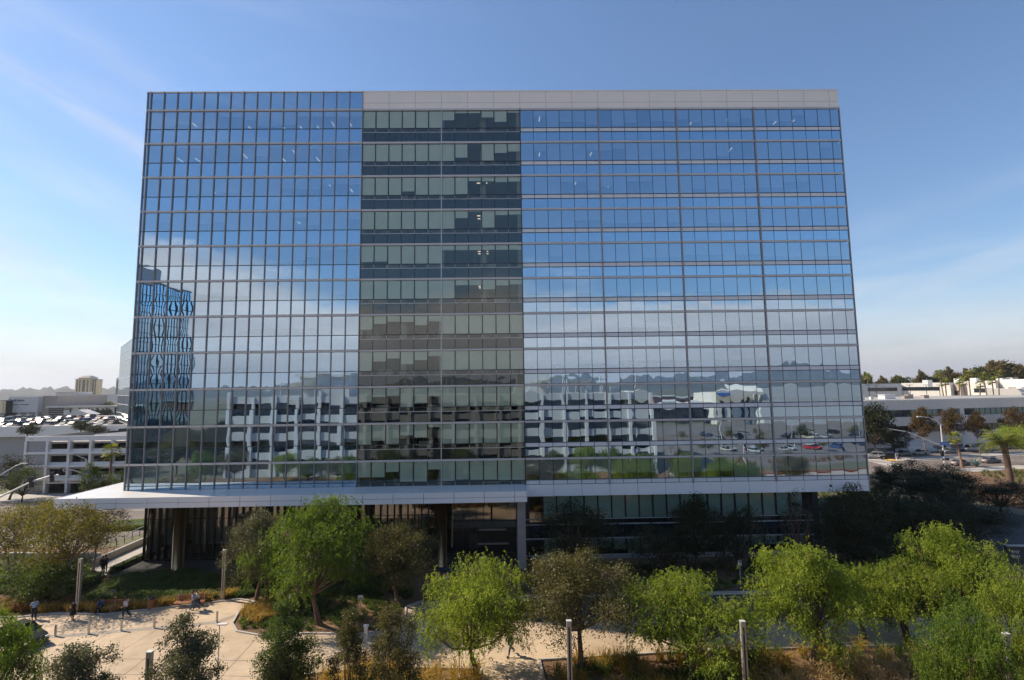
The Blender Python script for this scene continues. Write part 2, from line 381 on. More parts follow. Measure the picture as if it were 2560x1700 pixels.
blue_drops={(0,0):[1,1,.8,.65,.6,.9,.25,.25,.45,.3],(0,1):[.8,.75,.75,.25,.25,.25,.3,.25],(1,0):[1,1,.9,.1,.1,.1,0,0,0,0],(1,1):[.6,.1,0,0,.2,.1,.25,.1],
(2,0):[1]*5+[.95,.75,.8,1,1],(2,1):[1,1,.55,.6,.6,.35,.3,.35],(3,0):[1,1,.5,1,.9,.6,.5,1,1,1],(3,1):[1,1,1,.3,.7,1,1,.4],(4,0):[1]*8+[.9,.5],(4,1):[.5,.85,.85,.7,.55,.2,.15,.1]}
rb={(0,0):[.02,.3,1,.62,.62,.78],(0,1):[0,.85,.68,0,.6,.62],(0,2):[.5,.68,.85,.93,.7,.45],(0,3):[.93,.65,.65,.3,1,1,1],
(1,0):[1,.42,1,1,1,.38],(1,1):[.4,.3,1,1,1,1],(1,2):[1,.97,.85,.75,0,0],(1,3):[1,1,1,1,1,.3,0],
(2,0):[1,1,1,.28,.28,.75],(2,1):[.55,1,.27,.27,1,1],(2,2):[.95,.72,.88,.7,.88,.72],(2,3):[.68,.68,.35,.35,1,1,1]}
def drops(k,s):
    if SEC[s][0]=='green': return DROP[k][(s-2)*6:(s-2)*6+6]
    n=len(SEC[s][1])-1
    if s<2 and (k,s) in blue_drops: l=blue_drops[(k,s)]
    elif s>=4 and (k,s-4) in rb: l=rb[(k,s-4)]
    else:
        l=[]
        base=tr.choice((.62,.75,.72,.9))
        for i in range(n):
            if tr.random()<.25: base=tr.choice((1,1,.55,.7,.75,.85))
            l.append(base if tr.random()<.8 else 1)
    return (l+[1]*n)[:n]
for k in range(11):
    Zk=Z0-FH*k
    zt=Zk-.13; zb=Zk-2.38; zs=Zk-2.90; zn=Zk-FH+.13
    last=(k==10)
    for s,(sty,U) in enumerate(SEC):
        xs=[u*BW for u in U]
        glass='glass_green' if sty=='green' else 'glass_blue'
        amp=.0021 if sty=='blue_flat' else .0016
        mb=MB()
        for i in range(len(xs)-1): pane(mb,xs[i]+.03,xs[i+1]-.03,zb+.03,zt-.02,0,amp,tr)
        wn=mb.build('window',glass,tower,smooth=True)
        # mullions of this window
        mm=MB(); mcol='mullion_dark' if sty!='green' else 'mullion_dark'
        for i in range(len(xs)):
            if sty=='blue_fin': continue
            xx=xs[i]; wm=.03 if sty=='green' else .017; mm.box(xx-wm,xx+wm,-.03,.06,zb,zt)
        mm.box(xs[0],xs[-1],-.055,.06,zb-.035,zb+.03)
        mm.build('mullion','mullion_blue' if sty=='blue_flat' else 'mullion_pale' if sty=='green' and False else 'mullion_dark',wn)
        dr=drops(k,s)
        if sty=='green':
            for i,d in enumerate(dr):
                if d<=.01: continue
                b=MB(); h=(zt-zb)*d
                b.box(xs[i]+.07,xs[i+1]-.07,.16,.175,zt-h+.02,zt-.01); b.box(xs[i]+.07,xs[i+1]-.07,.15,.185,zt-h-.01,zt-h+.02); b.build('roller_blind','blind_green',wn)
        else:
            b=MB()
            for i,d in enumerate(dr):
                if d>.01 and i<len(xs)-1:
                    h=(zt-zb)*d; b.box(xs[i]+.05,xs[i+1]-.05,.16,.175,zt-h,zt-.01)
            if b.v: tag(b.build('roller_blind','blind_grey',wn),kind='stuff')
        # sill strip and spandrel
        if sty!='blue_fin':
            mb=MB()
            if sty=='green':
                for i in range(len(xs)-1): pane(mb,xs[i]+.03,xs[i+1]-.03,zs+.04,zb-.05,0,amp*.6,tr,3,2)
                q=mb.build('lower_pane','glass_green',tower,smooth=True)
            else:
                for i in range(len(xs)-1): mb.box(xs[i]+.035,xs[i+1]-.035,-.01,.05,(zs+.05) if not last else zs+.05,zb-.06)
                q=mb.build('sill_panel','sill_panel',tower)
            mm=MB(); mm.box(xs[0],xs[-1],-.055,.06,zs-.025,zs+.035)
            for xx in xs: mm.box(xx-.02,xx+.02,-.02,.055,zs+.03,zb-.04)
            mm.build('rail','mullion_pale' if sty=='green' else 'mullion_dark',q)
        if not last:
            mb=MB(); ztop=zs-.03 if sty!='blue_fin' else zb-.05
            for i in range(len(xs)-1): pane(mb,xs[i]+.03,xs[i+1]-.03,zn+.02,ztop,0,amp*.7,tr)
            q=mb.build('spandrel','spandrel_green' if sty=='green' else 'spandrel_blue',tower,smooth=True)
            mm=MB()
            for xx in xs:
                if sty!='blue_fin': mm.box(xx-.014,xx+.014,-.025,.05,zn,ztop+.02)
            if mm.v: mm.build('mullion','mullion_blue' if sty=='blue_flat' else 'mullion_dark',q)
        elif sty=='blue_fin':
            mb=MB()
            for i in range(len(xs)-1): pane(mb,xs[i]+.03,xs[i+1]-.03,8.68,zb-.05,0,amp*.5,tr,3,2)
            mb.build('lower_pane','spandrel_blue',tower,smooth=True)
    # floor band across the whole front
    mb=MB(); mb.box(X0-.05,0,-.13,.05,Zk-.115,Zk+.115); mb.box(0,X1+.05,-.10,.05,Zk-.11,Zk+.11)
    mb.build('floor_band','band',tower)
    # interior of the storey
    mi=MB(); zf=Zk-FH+.25 if not last else 8.62
    mi.box(X0+.2,X1-.2,.30,DEP-.4,Zk-.02,Zk+.18,0)                    # ceiling
    it=mi.build('ceiling','ceiling',tower)
    mi=MB(); mi.box(X0+.2,X1-.2,.35,DEP-.4,zs-.15,zs-.03,0); mi.box(X0+.2,X1-.2,9.5,9.7,zs,Zk-.03,1)
    for u in (-12.2,-4.2,4.2 if False else 3.1,9.1,15.1,21.1,27.1,33.2):
        mi.box(u*BW-.35,u*BW+.35,1.2,1.9,zs,Zk-.03,2)
    for u in (-8,0,6,12,18,24,30):                                      # partition ends seen behind the joints
        mi.box(u*BW-.35 if u%12 else u*BW-.5,u*BW+.28,.28,.4,zs,Zk-.03,2)
    for i in range(14):
        xx=X0+3+i*6+tr.uniform(-2,2); mi.box(xx,xx+.12,4+tr.random()*2,9.5,zs,Zk-.03,2)
        mi.box(xx+1,xx+2.6,1.2,2.2,zs,zs+.75,2)
    mi.build('interior',['roof_grey','interior_dark','interior_wall'],tower)
    # lamps
    lb=MB()
    for i in range(38):
        xx=X0+1.5+i*2.2
        if tr.random()<(.5 if k<8 else .15) and not (-1<xx<20):
             yy=tr.choice((1.6,2.6,3.6)); lb.box(xx,xx+.07,yy,yy+1.1,Zk-.075,Zk-.03)
    for xx in (1.6*8.6,):
        if k in (2,3,4,5):
            for j in range(k-1): lb.box(xx,xx+1.3,2+j*1.1,2.1+j*1.1,Zk-.075,Zk-.03)
    if lb.v: tag(lb.build('ceiling_light','ceiling_lamp',tower),kind='stuff')
    mb=MB(); mb.box(X0+.1,X1-.1,.10,.26,Zk-FH+.0 if not last else 8.6,zs-.02); 
    if not last: mb.build('slab_edge','interior_dark',tower)
# fins of the left curtain wall
for i in range(17):
    mb=MB(); xx=(-16+i)*BW; mb.box(xx-.04,xx+.04,-.15,.06,8.62,ZTOP+.05); mb.build('mullion_fin','fin',tower)
for u in (0,6,12,18,24,30):
    mb=MB(); xx=u*BW; wv=.05 if u in(0,6,12) else .075
    mb.box(xx-wv,xx+wv,-.16 if u>12 else -.11,.06,8.5 if u else 8.6,Z0+ .1)
    mb.build('wall_joint','mullion_pale' if u in (6,) else 'mullion_dark' if u<18 else 'fin',tower)
mb=MB(); mb.box(X0-.06,X0+.04,-.12,.05,8.62,ZTOP); mb.build('corner_trim','fin',tower); mb=MB(); mb.box(X1-.04,X1+.06,-.1,.05,7.2,Z0); mb.build('corner_trim','fin',tower)
# parapet: glass over the fins, white metal elsewhere
mb=MB()
U=SEC[0][1]+SEC[1][1][1:]
for i in range(len(U)-1): pane(mb,U[i]*BW+.03,U[i+1]*BW-.03,Z0+.14,ZTOP-.05,0,.0008,tr)
mb.build('parapet_glass','spandrel_blue',tower,smooth=True)
mb=MB(); mb.box(X0-.05,0,-.1,.3,ZTOP-.06,ZTOP+.06); mb.build('coping','panel_warm',tower)
mb=MB(); mb.box(0,X1,-.05,.4,Z0+.13,ZTOP-.04); p=mb.build('parapet','panel_warm',tower)
mb=MB()
for i in range(0,19): mb.box(i*2*BW-.011,i*2*BW+.011,-.054,-.045,Z0+.14,ZTOP-.05)
mb.box(.02,X1-.02,-.054,-.045,Z0+.85,Z0+.873); mb.build('panel_joint','joint',p)
mb=MB(); mb.box(-.02,X1+.04,-.1,.45,ZTOP-.04,ZTOP+.07); mb.box(-.01,X1+.03,-.10,.05,Z0+.10,Z0+.135); mb.build('coping','panel',tower)
# the sides, back and roof
mb=MB()
for k in range(11):
    Zk=Z0-FH*k
    for (xa,sg) in ((X0,-1),(X1,1)):
        for j in range(21):
            mb.quad((xa,.05+j*BW,Zk-FH+.1),(xa,.05+j*BW+BW-.06,Zk-FH+.1),(xa,.05+j*BW+BW-.06,Zk-.1),(xa,.05+j*BW,Zk-.1))
    for j in range(52): mb.quad((X0+j*1.63,DEP,Zk-FH+.1),(X0+j*1.63+1.57,DEP,Zk-FH+.1),(X0+j*1.63+1.57,DEP,Zk-.1),(X0+j*1.63,DEP,Zk-.1))
mb.build('side_glazing','spandrel_blue',tower)
mb=MB()
mb.box(X0+.06,X0+.2,.06,DEP-.05,8.6,ZTOP-.05); mb.box(X1-.2,X1-.06,.42,DEP-.05,7.2,ZTOP-.05); mb.box(X0+.2,X1-.2,DEP-.2,DEP-.05,7.2,ZTOP-.05)
mb.build('side_wall','panel',tower)
mb=MB(); mb.box(X0+.2,X1-.2,.42,DEP-.2,ZTOP-1.2,ZTOP-1.0); mb.build('roof','roof_grey',tower)
# canopy over the entrance
CX0,CX1,CY0=-30.15,19.15,-4.1
cn=MB(); cn.box(CX0,CX1,CY0,13.0 if False else 5.2,7.58,8.60); 
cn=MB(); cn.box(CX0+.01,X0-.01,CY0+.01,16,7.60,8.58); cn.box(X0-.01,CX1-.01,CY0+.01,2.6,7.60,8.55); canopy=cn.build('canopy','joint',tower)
cn=MB()
j=0; xx=CX0+.04
while xx<CX1-.2:
    x2=min(xx+BW*1.0,CX1-.06); cn.box(xx+.012,x2-.012,CY0+.09,(-.02 if xx>X0-.5 else 15.9),8.585,8.66); xx=x2
cn.build('roof_panel','canopy_top',canopy)
cn=MB(); xx=CX0
while xx<CX1-.1:
    x2=min(xx+2*BW,CX1); 
    for a,b in ((7.58,8.09),(8.125,8.68)): cn.box(xx+.022,x2-.022,CY0-.02,CY0+.05,a,b)
    xx=x2
for a,b in ((7.58,8.09),(8.125,8.68)):
    for j in range(6): cn.box(CX0-.03,CX0+.04,CY0+.06+j*3.2,CY0+.06+j*3.2+3.18,a,b)
    cn.box(CX1-.04,CX1+.03,CY0+.06,-.02,a,b)
cn.build('fascia_panel','panel',canopy)
# lower storeys on the right, set back under a white fascia
fb=MB(); xx=CX1+.06; 
while xx<X1-.1:
    x2=min(xx+2*BW,X1+.02); fb.box(xx+.018,x2-.018,-.06,-.038,7.28,8.58); xx=x2
fb.build('fascia_panel','panel',tower)
fb=MB(); fb.box(CX1-.2,X1,.05,12,7.45,8.5); fb.build('soffit','panel',tower); fb=MB(); fb.box(CX1+.08,X1,-.035,.04,7.3,8.56); fb.build('fascia_backing','joint',tower)
for cx in (54.2,58.1):
    fb=MB(); fb.lathe((cx,-.16,7.95),[(.10,-.1),(.14,0),(.14,.05),(.02,.09)],10); fb.box(cx-.03,cx+.03,-.1,-.05,7.95,8.1); fb.build('security_camera','panel' if cx>55 else 'black_metal',tower)
LX0,LX1=18.9,52.6
fb=MB(); fb.box(LX0,LX1,1.0,1.15,7.05,7.45); fb.box(LX0,LX1,.98,1.1,4.42,4.50); fb.box(LX0,LX1,.98,1.1,3.80,3.90); fb.box(LX0,LX1,.98,1.1,2.2,2.35); fb.box(LX0,LX1,.98,1.1,.35,.5); fb.build('window_rail','band',tower)
for k in range(4):
    xa=LX0+.7+k*5*BW; 
    for zi,(a,b) in enumerate(((4.52,7.03),(3.92,4.40),(.52,2.18))):
        mb=MB(); 
        for i in range(5):
            if xa+(i+1)*BW<=LX1+.5: pane(mb,xa+i*BW+.03,min(xa+(i+1)*BW-.03,LX1),a,b,1.05,.001,tr,4,4)
        q=mb.build('window','glass_low',tower,smooth=True)
        bl=MB()
        for i in range(5):
            bl.box(xa+i*BW-.045,xa+i*BW+.045,.97,1.1,a,b,1)
            if zi!=1 and not (k==0 and i==0): 
                d=1 if zi==0 else tr.choice((.75,1,.6))
                bl.box(xa+i*BW+.09,min(xa+(i+1)*BW-.09,LX1),1.2,1.22,b-(b-a)*d,b,0)
        tag(bl.build('roller_blind',['blind_green','mullion_dark'],q),kind='stuff')
mb=MB()
for i in range(21): pane(mb,LX0+.7+i*BW+.02,LX0+.7+(i+1)*BW-.02,2.37,3.78,1.04,.001,tr,3,3)
mb.build('spandrel','spandrel_green',tower,smooth=True)
mb=MB(); mb.box(LX0-.1,LX1,1.0,1.2,0,.35,0); mb.box(LX1,LX1+.7,1.0,1.3,0,7.4,1); mb.box(LX0-.2,LX0+.66,1.0,1.3,0,7.4,1); mb.build('wall_base',['grey_block','mullion_dark'],tower)
mb=MB(); mb.box(LX0,LX1,1.35,14,-.1,.05,0); mb.box(LX0,LX1,1.35,14,3.7,3.85,0); mb.box(LX0,LX1,6,6.2,0,7.4,0); mb.box(LX1+.5,LX1+.7,1.3,30,0,7.4,1); mb.build('interior',['interior_dark','grey_block'],tower)
# lobby behind the canopy columns
fb=MB()
for i in range(44): 
    xx=-25+i*.8
    if xx<9.9: fb.box(xx-.035,xx+.035,2.05,2.45,.35,7.58)
fb.box(-25,18.2,2.3,2.5,.2,.4); fb.box(-25,10,2.33,2.5,6.25,6.31); fb.box(-25,10,2.33,2.5,4.85,4.9); fb.box(10,18.2,2.28,2.5,4.05,4.15); fb.box(14.2,14.26,2.3,2.45,.4,7.5)
fb.build('lobby_frame','lobby_frame',tower)
for i in range(11):
    mb=MB(); 
    for j in range(5): 
        for a,b in ((.42,4.84),(4.92,6.24),(6.33,7.55)): pane(mb,-24.98+i*4+j*.8+.03,min(-24.98+i*4+(j+1)*.8-.02,18.2),a,b,2.4,.0006,tr,3,4)
    if -24.98+i*4<14.5: mb.build('lobby_glass','glass_lobby',tower,smooth=True)
mb=MB(); pane(mb,15.0,18.2,.42,7.55,2.4,.0006,tr); mb.build('lobby_glass','glass_lobby',tower,smooth=True)
mb=MB(); mb.box(-25,18.2,2.55,14,-.1,.22,0); mb.box(-25,18.2,12,12.2,.22,7.55,1); mb.box(-24.9,-24.7,2.5,14,.22,7.55,1)
for i in range(40):
    xx=-24.6+i*.8
    if xx<9: mb.box(xx+.06,xx+.7,3.0,3.05,6.2-tr.choice((4.4,4.4,3.2,2.0,5.2)),6.2,2)
for i in range(9): mb.box(-22+i*4.3,-20.6+i*4.3,5,6.4,.22,.95,1); mb.box(-22+i*4.3,-20.6+i*4.3,6.4,6.5,.22,1.6,1)
tag(mb.build('lobby_interior',['interior_dark','interior_wall','blind_grey'],tower))
mb=MB(); mb.box(13.6,17.2,2.15,2.3,1.42,1.55); mb.box(13.7,16.9,2.1,2.3,3.05,3.15); mb.build('door_rail','steel',tower)
for cx,cy in ((-19.3,-.6),(-9.6,-.6),(0.1,-.6),(9.75,-.9)):
    mb=MB(); mb.lathe((cx,cy,0),[(.62,0),(.62,.12),(.56,.13),(.56,7.6)],32); mb.build('column','bronze',tower,smooth=True)
mb=MB()
for j in range(8): mb.box(18.15,19.05,-2.2,2.0,j*.95+.006,j*.95+.944,0)
mb.box(18.18,19.02,-2.17,1.97,0,7.58,1)
mb.build('pier',['stone','joint'],tower)
mb=MB(); mb.box(-25.3,18.6,-2.4,2.3,.0,.2); mb.build('plinth','asphalt_dark',tower)
# ---------------------------------------------------------------- trees
def leaves_mesh(P,Nn,Ax,size,asp,rg):
    # P centres, Nn normals, Ax long axis; every leaf a small pointed blade of two triangles folded at the rib
    n=len(P); Ax=Ax/np.linalg.norm(Ax,axis=1,keepdims=True); Nn=Nn-(Nn*Ax).sum(1,keepdims=True)*Ax; Nn/=np.linalg.norm(Nn,axis=1,keepdims=True)+1e-9
    Bx=np.cross(Nn,Ax); s=size*rg.uniform(.65,1.35,(n,1))
    V=np.empty((n,4,3)); V[:,0]=P-Ax*s*.5; V[:,1]=P+Bx*s*asp*.5+Nn*s*.08; V[:,2]=P+Ax*s*.5; V[:,3]=P-Bx*s*asp*.5+Nn*s*.08
    return V.reshape(-1,3)
def mesh_quads(name,V,mat):
    n=len(V)//4; me=bpy.data.meshes.new(name); me.vertices.add(len(V)); me.vertices.foreach_set('co',V.astype(np.float32).ravel())
    me.loops.add(4*n); me.loops.foreach_set('vertex_index',np.arange(4*n,dtype=np.int32)); me.polygons.add(n)
    me.polygons.foreach_set('loop_start',np.arange(0,4*n,4,dtype=np.int32)); me.polygons.foreach_set('loop_total',np.full(n,4,dtype=np.int32))
    me.materials.append(MT[mat]); me.update(calc_edges=True); return me
def make_tree(h,rad,base,kind,seed,leaf,nl,bark='bark',lobes=9,lsize=.13,trunk_r=.16,multi=1,squash=1.0,tips=11,cone=0.,peaks=3):
    rg=np.random.default_rng(seed); rr=random.Random(seed)
    mb=MB(); P=[];Nn=[];Ax=[]
    cz=(h+base)/2; rz=(h-base)/2
    # lobes of the crown
    lob=[]
    for i in range(lobes):
        th=2*PI*(i*.618+rr.random()*.15); v=-.72+1.55*(i+.5)/lobes+rr.uniform(-.08,.08); rr_=math.sqrt(max(.05,1-min(.97,abs(v))**2))
        r=rad*(.68)*rr_*rr.uniform(.8,1.12)*(1-cone*(v*.5+.36)); lob.append((r*math.cos(th),r*math.sin(th),cz+v*rz*(.74 if not cone else .84),rr.uniform(.27,.40)*rad))
    a0=rr.random()*6.28
    for j in range(peaks if not cone else 1):
        a=a0+j*2.1+rr.uniform(-.4,.4); q=rad*(rr.uniform(.22,.42) if j else rr.uniform(.0,.25)); dz=(0,.22,.42,.3)[j]*rz
        for t_ in range(2): lob.append((q*math.cos(a),q*math.sin(a),h-rad*.27-dz-t_*rad*.42,rad*rr.uniform(.24,.31)))
    forks=[]
    for mtr in range(multi):
        a=2*PI*mtr/max(1,multi)+rr.random(); off=.0 if multi==1 else .18
        p=[(off*math.cos(a),off*math.sin(a),-.15)]; r=[trunk_r*1.25]; top=base*.95+.15*(h-base); nseg=4
        lean=(rr.uniform(-.06,.06)*h+ (off*2.6*math.cos(a) if multi>1 else 0),rr.uniform(-.06,.06)*h+(off*2.6*math.sin(a) if multi>1 else 0))
        for j in range(1,nseg+1):
            t=j/nseg; p.append((p[0][0]+lean[0]*t+rr.uniform(-.05,.05),p[0][1]+lean[1]*t+rr.uniform(-.05,.05),top*t)); r.append(trunk_r*(1-.35*t))
        mb.path(p,r,8); forks.append(p[-1])
    for li,(lx,ly,lz,lr) in enumerate(lob):
        f=forks[li%len(forks)]; mid=((f[0]+lx)*.5+rr.uniform(-.1,.1)*rad,(f[1]+ly)*.5+rr.uniform(-.1,.1)*rad,(f[2]*.55+lz*.45))
        mb.path([f,mid,(lx,ly,lz)],[trunk_r*.55,trunk_r*.33,trunk_r*.14],6)
        nt=tips
        for t in range(nt):
            d=Vector((rr.gauss(0,1),rr.gauss(0,1),rr.gauss(.25,.8))).normalized(); q=lr*rr.uniform(.55,1.05)
            tp=(lx+d.x*q,ly+d.y*q,lz+d.z*q*.85*squash)
            mb.path([(lx,ly,lz),((lx+tp[0])/2,(ly+tp[1])/2,(lz+tp[2])/2+.1),tp],[trunk_r*.12,trunk_r*.08,.012],4)
            m=max(3,int(nl/(len(lob)*nt)*rr.uniform(.6,1.4)))
            tp=np.array(tp)
            if kind=='pepper':
                ns=max(3,m//9)
                for s_ in range(ns):
                    o=tp+rg.normal(0,.17*lr+.12,3); dd=np.array([rg.normal(),rg.normal(),0]); dd/=np.linalg.norm(dd)+1e-6; dd=dd*.6+np.array([d.x,d.y,0])*.5
                    L_=rg.uniform(.28,.70); k=9; tt=np.linspace(0,1,k)[:,None]
                    pts=o+dd*L_*.45*tt+np.array([0,0,1])*(.10*tt-.95*L_*tt**1.6)+rg.normal(0,.035,(k,3))
                    P.append(pts); ax=np.tile(dd*.45,(k,1))+np.array([0,0,-1])*(tt*1.2)+rg.normal(0,.45,(k,3)); Ax.append(ax); Nn.append(rg.normal(0,1,(k,3))+np.array([0,0,.5]))
            else:
                sp=.20*lr+.13 if kind!='sparse' else .07*lr+.13
                pts=tp+rg.normal(0,sp,(m,3))*np.array([1,1,.75])
                P.append(pts); Ax.append(rg.normal(0,1,(m,3))+np.array([d.x,d.y,.4])); Nn.append(rg.normal(0,.7,(m,3))+np.array([0,0,.9]))
    P=np.concatenate(P);Nn=np.concatenate(Nn);Ax=np.concatenate(Ax)
    V=leaves_mesh(P,Nn,Ax,lsize,.42 if kind=='pepper' else .62,rg)
    e=bpy.data.objects.new('tree',None)
    return mb,mesh_quads('crown',V,leaf)
TREES={}
def tree(key,name,label,loc,sc=1.,rz=0.,group=None,cat='tree',**kw):
    """first use of a key builds the kind, later uses copy it"""
    if key not in TREES:
        mb,cm=make_tree(**kw)
        t=thing(name,label,cat,(*loc,0),rz,group); mb.build('trunk',kw.get('bark','bark'),t,smooth=True); link('crown',cm,t); TREES[key]=t
    else:
        t=dup(TREES[key],loc=(*loc,0),rz=rz); t['label']=label; t['category']=cat; t.name=name
        if group: t['group']=group
        elif 'group' in t: del t['group']
    t.scale=(sc,sc,sc) if not isinstance(sc,tuple) else sc
    return t
PEP=dict(h=8,rad=3.3,base=1.3,kind='pepper',leaf='leaf_lime',nl=42000,bark='bark',lobes=17,lsize=.125,trunk_r=.16,tips=12)
KEY=[]
def fit(px,pytop,d,z0=0):      # height of a thing whose top shows at pytop when it stands d metres off
    return None
def stand(px,py,ztop_py,z=0):  # ground point under (px,py) and the height of what shows up to ztop_py there
    x,y=G(px,py,z); return (x,y),AY(px,ztop_py,y)[1]-z
def near(px,py,dist):          # a point dist metres out along the sight line, and its height
    d=ray(px,py); t=dist/float(d@AF); p=CAM+d*t; return (float(p[0]),float(p[1])),float(p[2])
def T(key,name,label,px,pyb,pyt,wpx,**kw):
    (x,y),h=stand(px,pyb,pyt); dist=y+58.3
    base=kw.pop('proto'); k0=TREES.get(key); H=base['h']; sz=h/H; rad=wpx/2/FPX*dist
    sxy=rad/base['rad']
    return tree(key,name,label,(x,y),(sxy,sxy,sz),kw.pop('rz',rnd.random()*6.28),**kw,**base)
PEP2=dict(PEP,seed=2); 
P_=lambda s,**k: dict(PEP,seed=s,**k)
pa,pb,pc=P_(3),P_(4,multi=2),P_(5,lobes=12,rad=3.0)
T('pepA','pepper_tree','lime green weeping pepper tree in front of the stone pier, beside the pale footpath',1195,1705,1400,285,proto=pa)
T('pepB','pepper_tree','lime green weeping pepper tree standing to the right of the big dark oak',1722,1697,1428,330,proto=pb)
T('pepC','pepper_tree','tall lime green pepper tree with two humps, between two slotted light posts',2030,1690,1348,270,proto=pc)
T('pepA','pepper_tree','small lime pepper tree half hidden behind the two humped one, right side',2165,1600,1405,165,proto=pa)
T('pepB','pepper_tree','multi stemmed lime pepper tree over golden grass behind the right beds',2270,1600,1392,215,proto=pb)
T('pepC','pepper_tree','broad yellow green pepper tree rising highest at the right, beside the dark driveway',2400,1620,1305,220,proto=pc)
pg=P_(6,leaf='leaf_green')
(x,y),h=near(2400,1500,27); tree('pepG','pepper_tree','bright green pepper tree in front at the right corner beside the metal light post',(x,y),(.72,.72,(h)/8),1.,**pg)
(x,y),h=near(2550,1410,30); tree('pepA','pepper_tree','lime pepper tree cut by the right edge in front of the address sign',(x,y),(.8,.8,h/8),2.,**pa)
(x,y),h=near(-22,1518,26); tree('pepG','pepper_tree','bright green pepper tree at the left edge covering the black car',(x,y),(.70,.70,h/8),2.5,**pg)
T('pepD','pepper_tree','large green weeping pepper tree in the round island before the canopy',801,1560,1232,275,proto=P_(8,leaf='leaf_green',h=10,lobes=19))
T('pepE','pepper_tree','low green pepper tree with slim trunk leaning on the large one in the island',668,1512,1330,150,proto=P_(9,leaf='leaf_green',h=6,rad=2.6,lobes=8,nl=14000))
OAK=dict(h=8.5,rad=3.6,base=2.0,kind='oak',leaf='leaf_oak',nl=30000,lobes=13,lsize=.115,trunk_r=.2,tips=14)
T('oakA','oak_tree','large dark olive oak with wide open crown in the middle front bed',1454,1690,1372,285,proto=dict(OAK,seed=21))
T('oakB','oak_tree','grey green round oak left of the large weeping tree in the island',640,1500,1268,150,proto=dict(OAK,seed=22,leaf='leaf_grey',base=.9,rad=3.2))
T('oakC','oak_tree','dark oak half in shade between the canopy columns and the sunlit plaza',997,1515,1300,195,proto=dict(OAK,seed=23,base=1.0,leaf='leaf_oak'))
YO=dict(h=8,rad=2.5,base=.5,kind='sparse',leaf='leaf_grey',nl=30000,lobes=18,lsize=.095,trunk_r=.10,tips=10,cone=.75,bark='bark')
for (px,py,dd,sc,lb,key,kw) in ((480,1535,25,1.0,'thin young oak in the foreground between the slotted post and the plaza bollards','yoA',dict(YO,seed=31)),
    (205,1590,24,1.0,'open grey green young oak at the bottom left in front of the bare pavement','yoB',dict(YO,seed=32)),
    (718,1500,27,1.05,'tall loose dark green young oak in front of the planted island','yoC',dict(YO,seed=33,leaf='leaf_mid',nl=26000)),
    (985,1512,26,.8,'brownish young oak above the golden grass at the bottom','yoD',dict(YO,seed=34,leaf='leaf_oak',nl=23000)),
    (872,1528,26.5,.8,'narrow olive young oak left of the brownish one at the bottom','yoE',dict(YO,seed=35,leaf='leaf_oak',nl=20000,rad=1.8)),
    (700,1600,24,.6,'low dark young oak with leafy skirt just left of the golden grass','yoF',dict(YO,seed=36,leaf='leaf_dark',nl=18000,h=6))):
    (x,y),h=near(px,py,dd); tree(key,'young_oak',lb,(x,y),(sc,sc,h/kw['h']),0.4,**kw)
JAC=dict(h=7.5,rad=4.0,base=2.4,kind='oak',leaf='leaf_olive',nl=9000,lobes=12,lsize=.15,trunk_r=.15,tips=11,bark='bark_pale',squash=.8)
T('jacA','jacaranda_tree','open olive yellow tree with pale trunk behind the left slotted post',155,1505,1255,225,proto=dict(JAC,seed=41))
T('jacB','jacaranda_tree','olive tree with several thin stems at the left edge behind the green strip',32,1455,1250,190,proto=dict(JAC,seed=42,multi=3))
T('jacA','jacaranda_tree','yellow olive tree right of the pale trunk one, crown touching the canopy tip',232,1430,1262,150,proto=dict(JAC,seed=41))
T('jacB','jacaranda_tree','thin olive tree between the two left ones, rising over the side road',118,1400,1238,130,proto=dict(JAC,seed=42))
T('shA','shrub','dark olive bushy shrub under the pale trunked tree by the plaza',110,1505,1395,170,cat='shrub',proto=dict(JAC,seed=43,h=3.2,rad=3,base=.1,leaf='leaf_mid',trunk_r=.05,nl=12000))
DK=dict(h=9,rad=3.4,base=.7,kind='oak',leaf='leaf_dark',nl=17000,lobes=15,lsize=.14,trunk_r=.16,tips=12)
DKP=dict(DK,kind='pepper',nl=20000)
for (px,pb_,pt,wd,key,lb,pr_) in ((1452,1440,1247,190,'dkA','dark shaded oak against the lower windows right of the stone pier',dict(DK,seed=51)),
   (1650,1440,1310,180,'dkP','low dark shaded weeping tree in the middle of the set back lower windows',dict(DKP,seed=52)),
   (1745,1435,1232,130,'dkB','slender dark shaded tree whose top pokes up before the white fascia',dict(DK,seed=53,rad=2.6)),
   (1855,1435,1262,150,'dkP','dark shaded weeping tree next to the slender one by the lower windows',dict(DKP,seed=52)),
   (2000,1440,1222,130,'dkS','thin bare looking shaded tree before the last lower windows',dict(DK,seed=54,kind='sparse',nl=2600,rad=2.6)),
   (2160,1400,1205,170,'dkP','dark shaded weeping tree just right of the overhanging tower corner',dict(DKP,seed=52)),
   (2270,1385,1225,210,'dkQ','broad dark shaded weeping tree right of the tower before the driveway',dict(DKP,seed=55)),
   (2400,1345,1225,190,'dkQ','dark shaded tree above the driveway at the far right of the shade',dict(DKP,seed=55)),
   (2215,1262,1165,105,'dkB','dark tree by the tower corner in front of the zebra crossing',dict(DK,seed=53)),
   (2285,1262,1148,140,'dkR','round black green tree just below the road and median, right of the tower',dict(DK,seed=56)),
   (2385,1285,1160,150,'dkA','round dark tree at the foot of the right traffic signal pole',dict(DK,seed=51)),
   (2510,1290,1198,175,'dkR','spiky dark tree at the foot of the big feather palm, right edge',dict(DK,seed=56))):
    T(key,'shaded_tree',lb,px,pb_,pt,wd,proto=pr_)
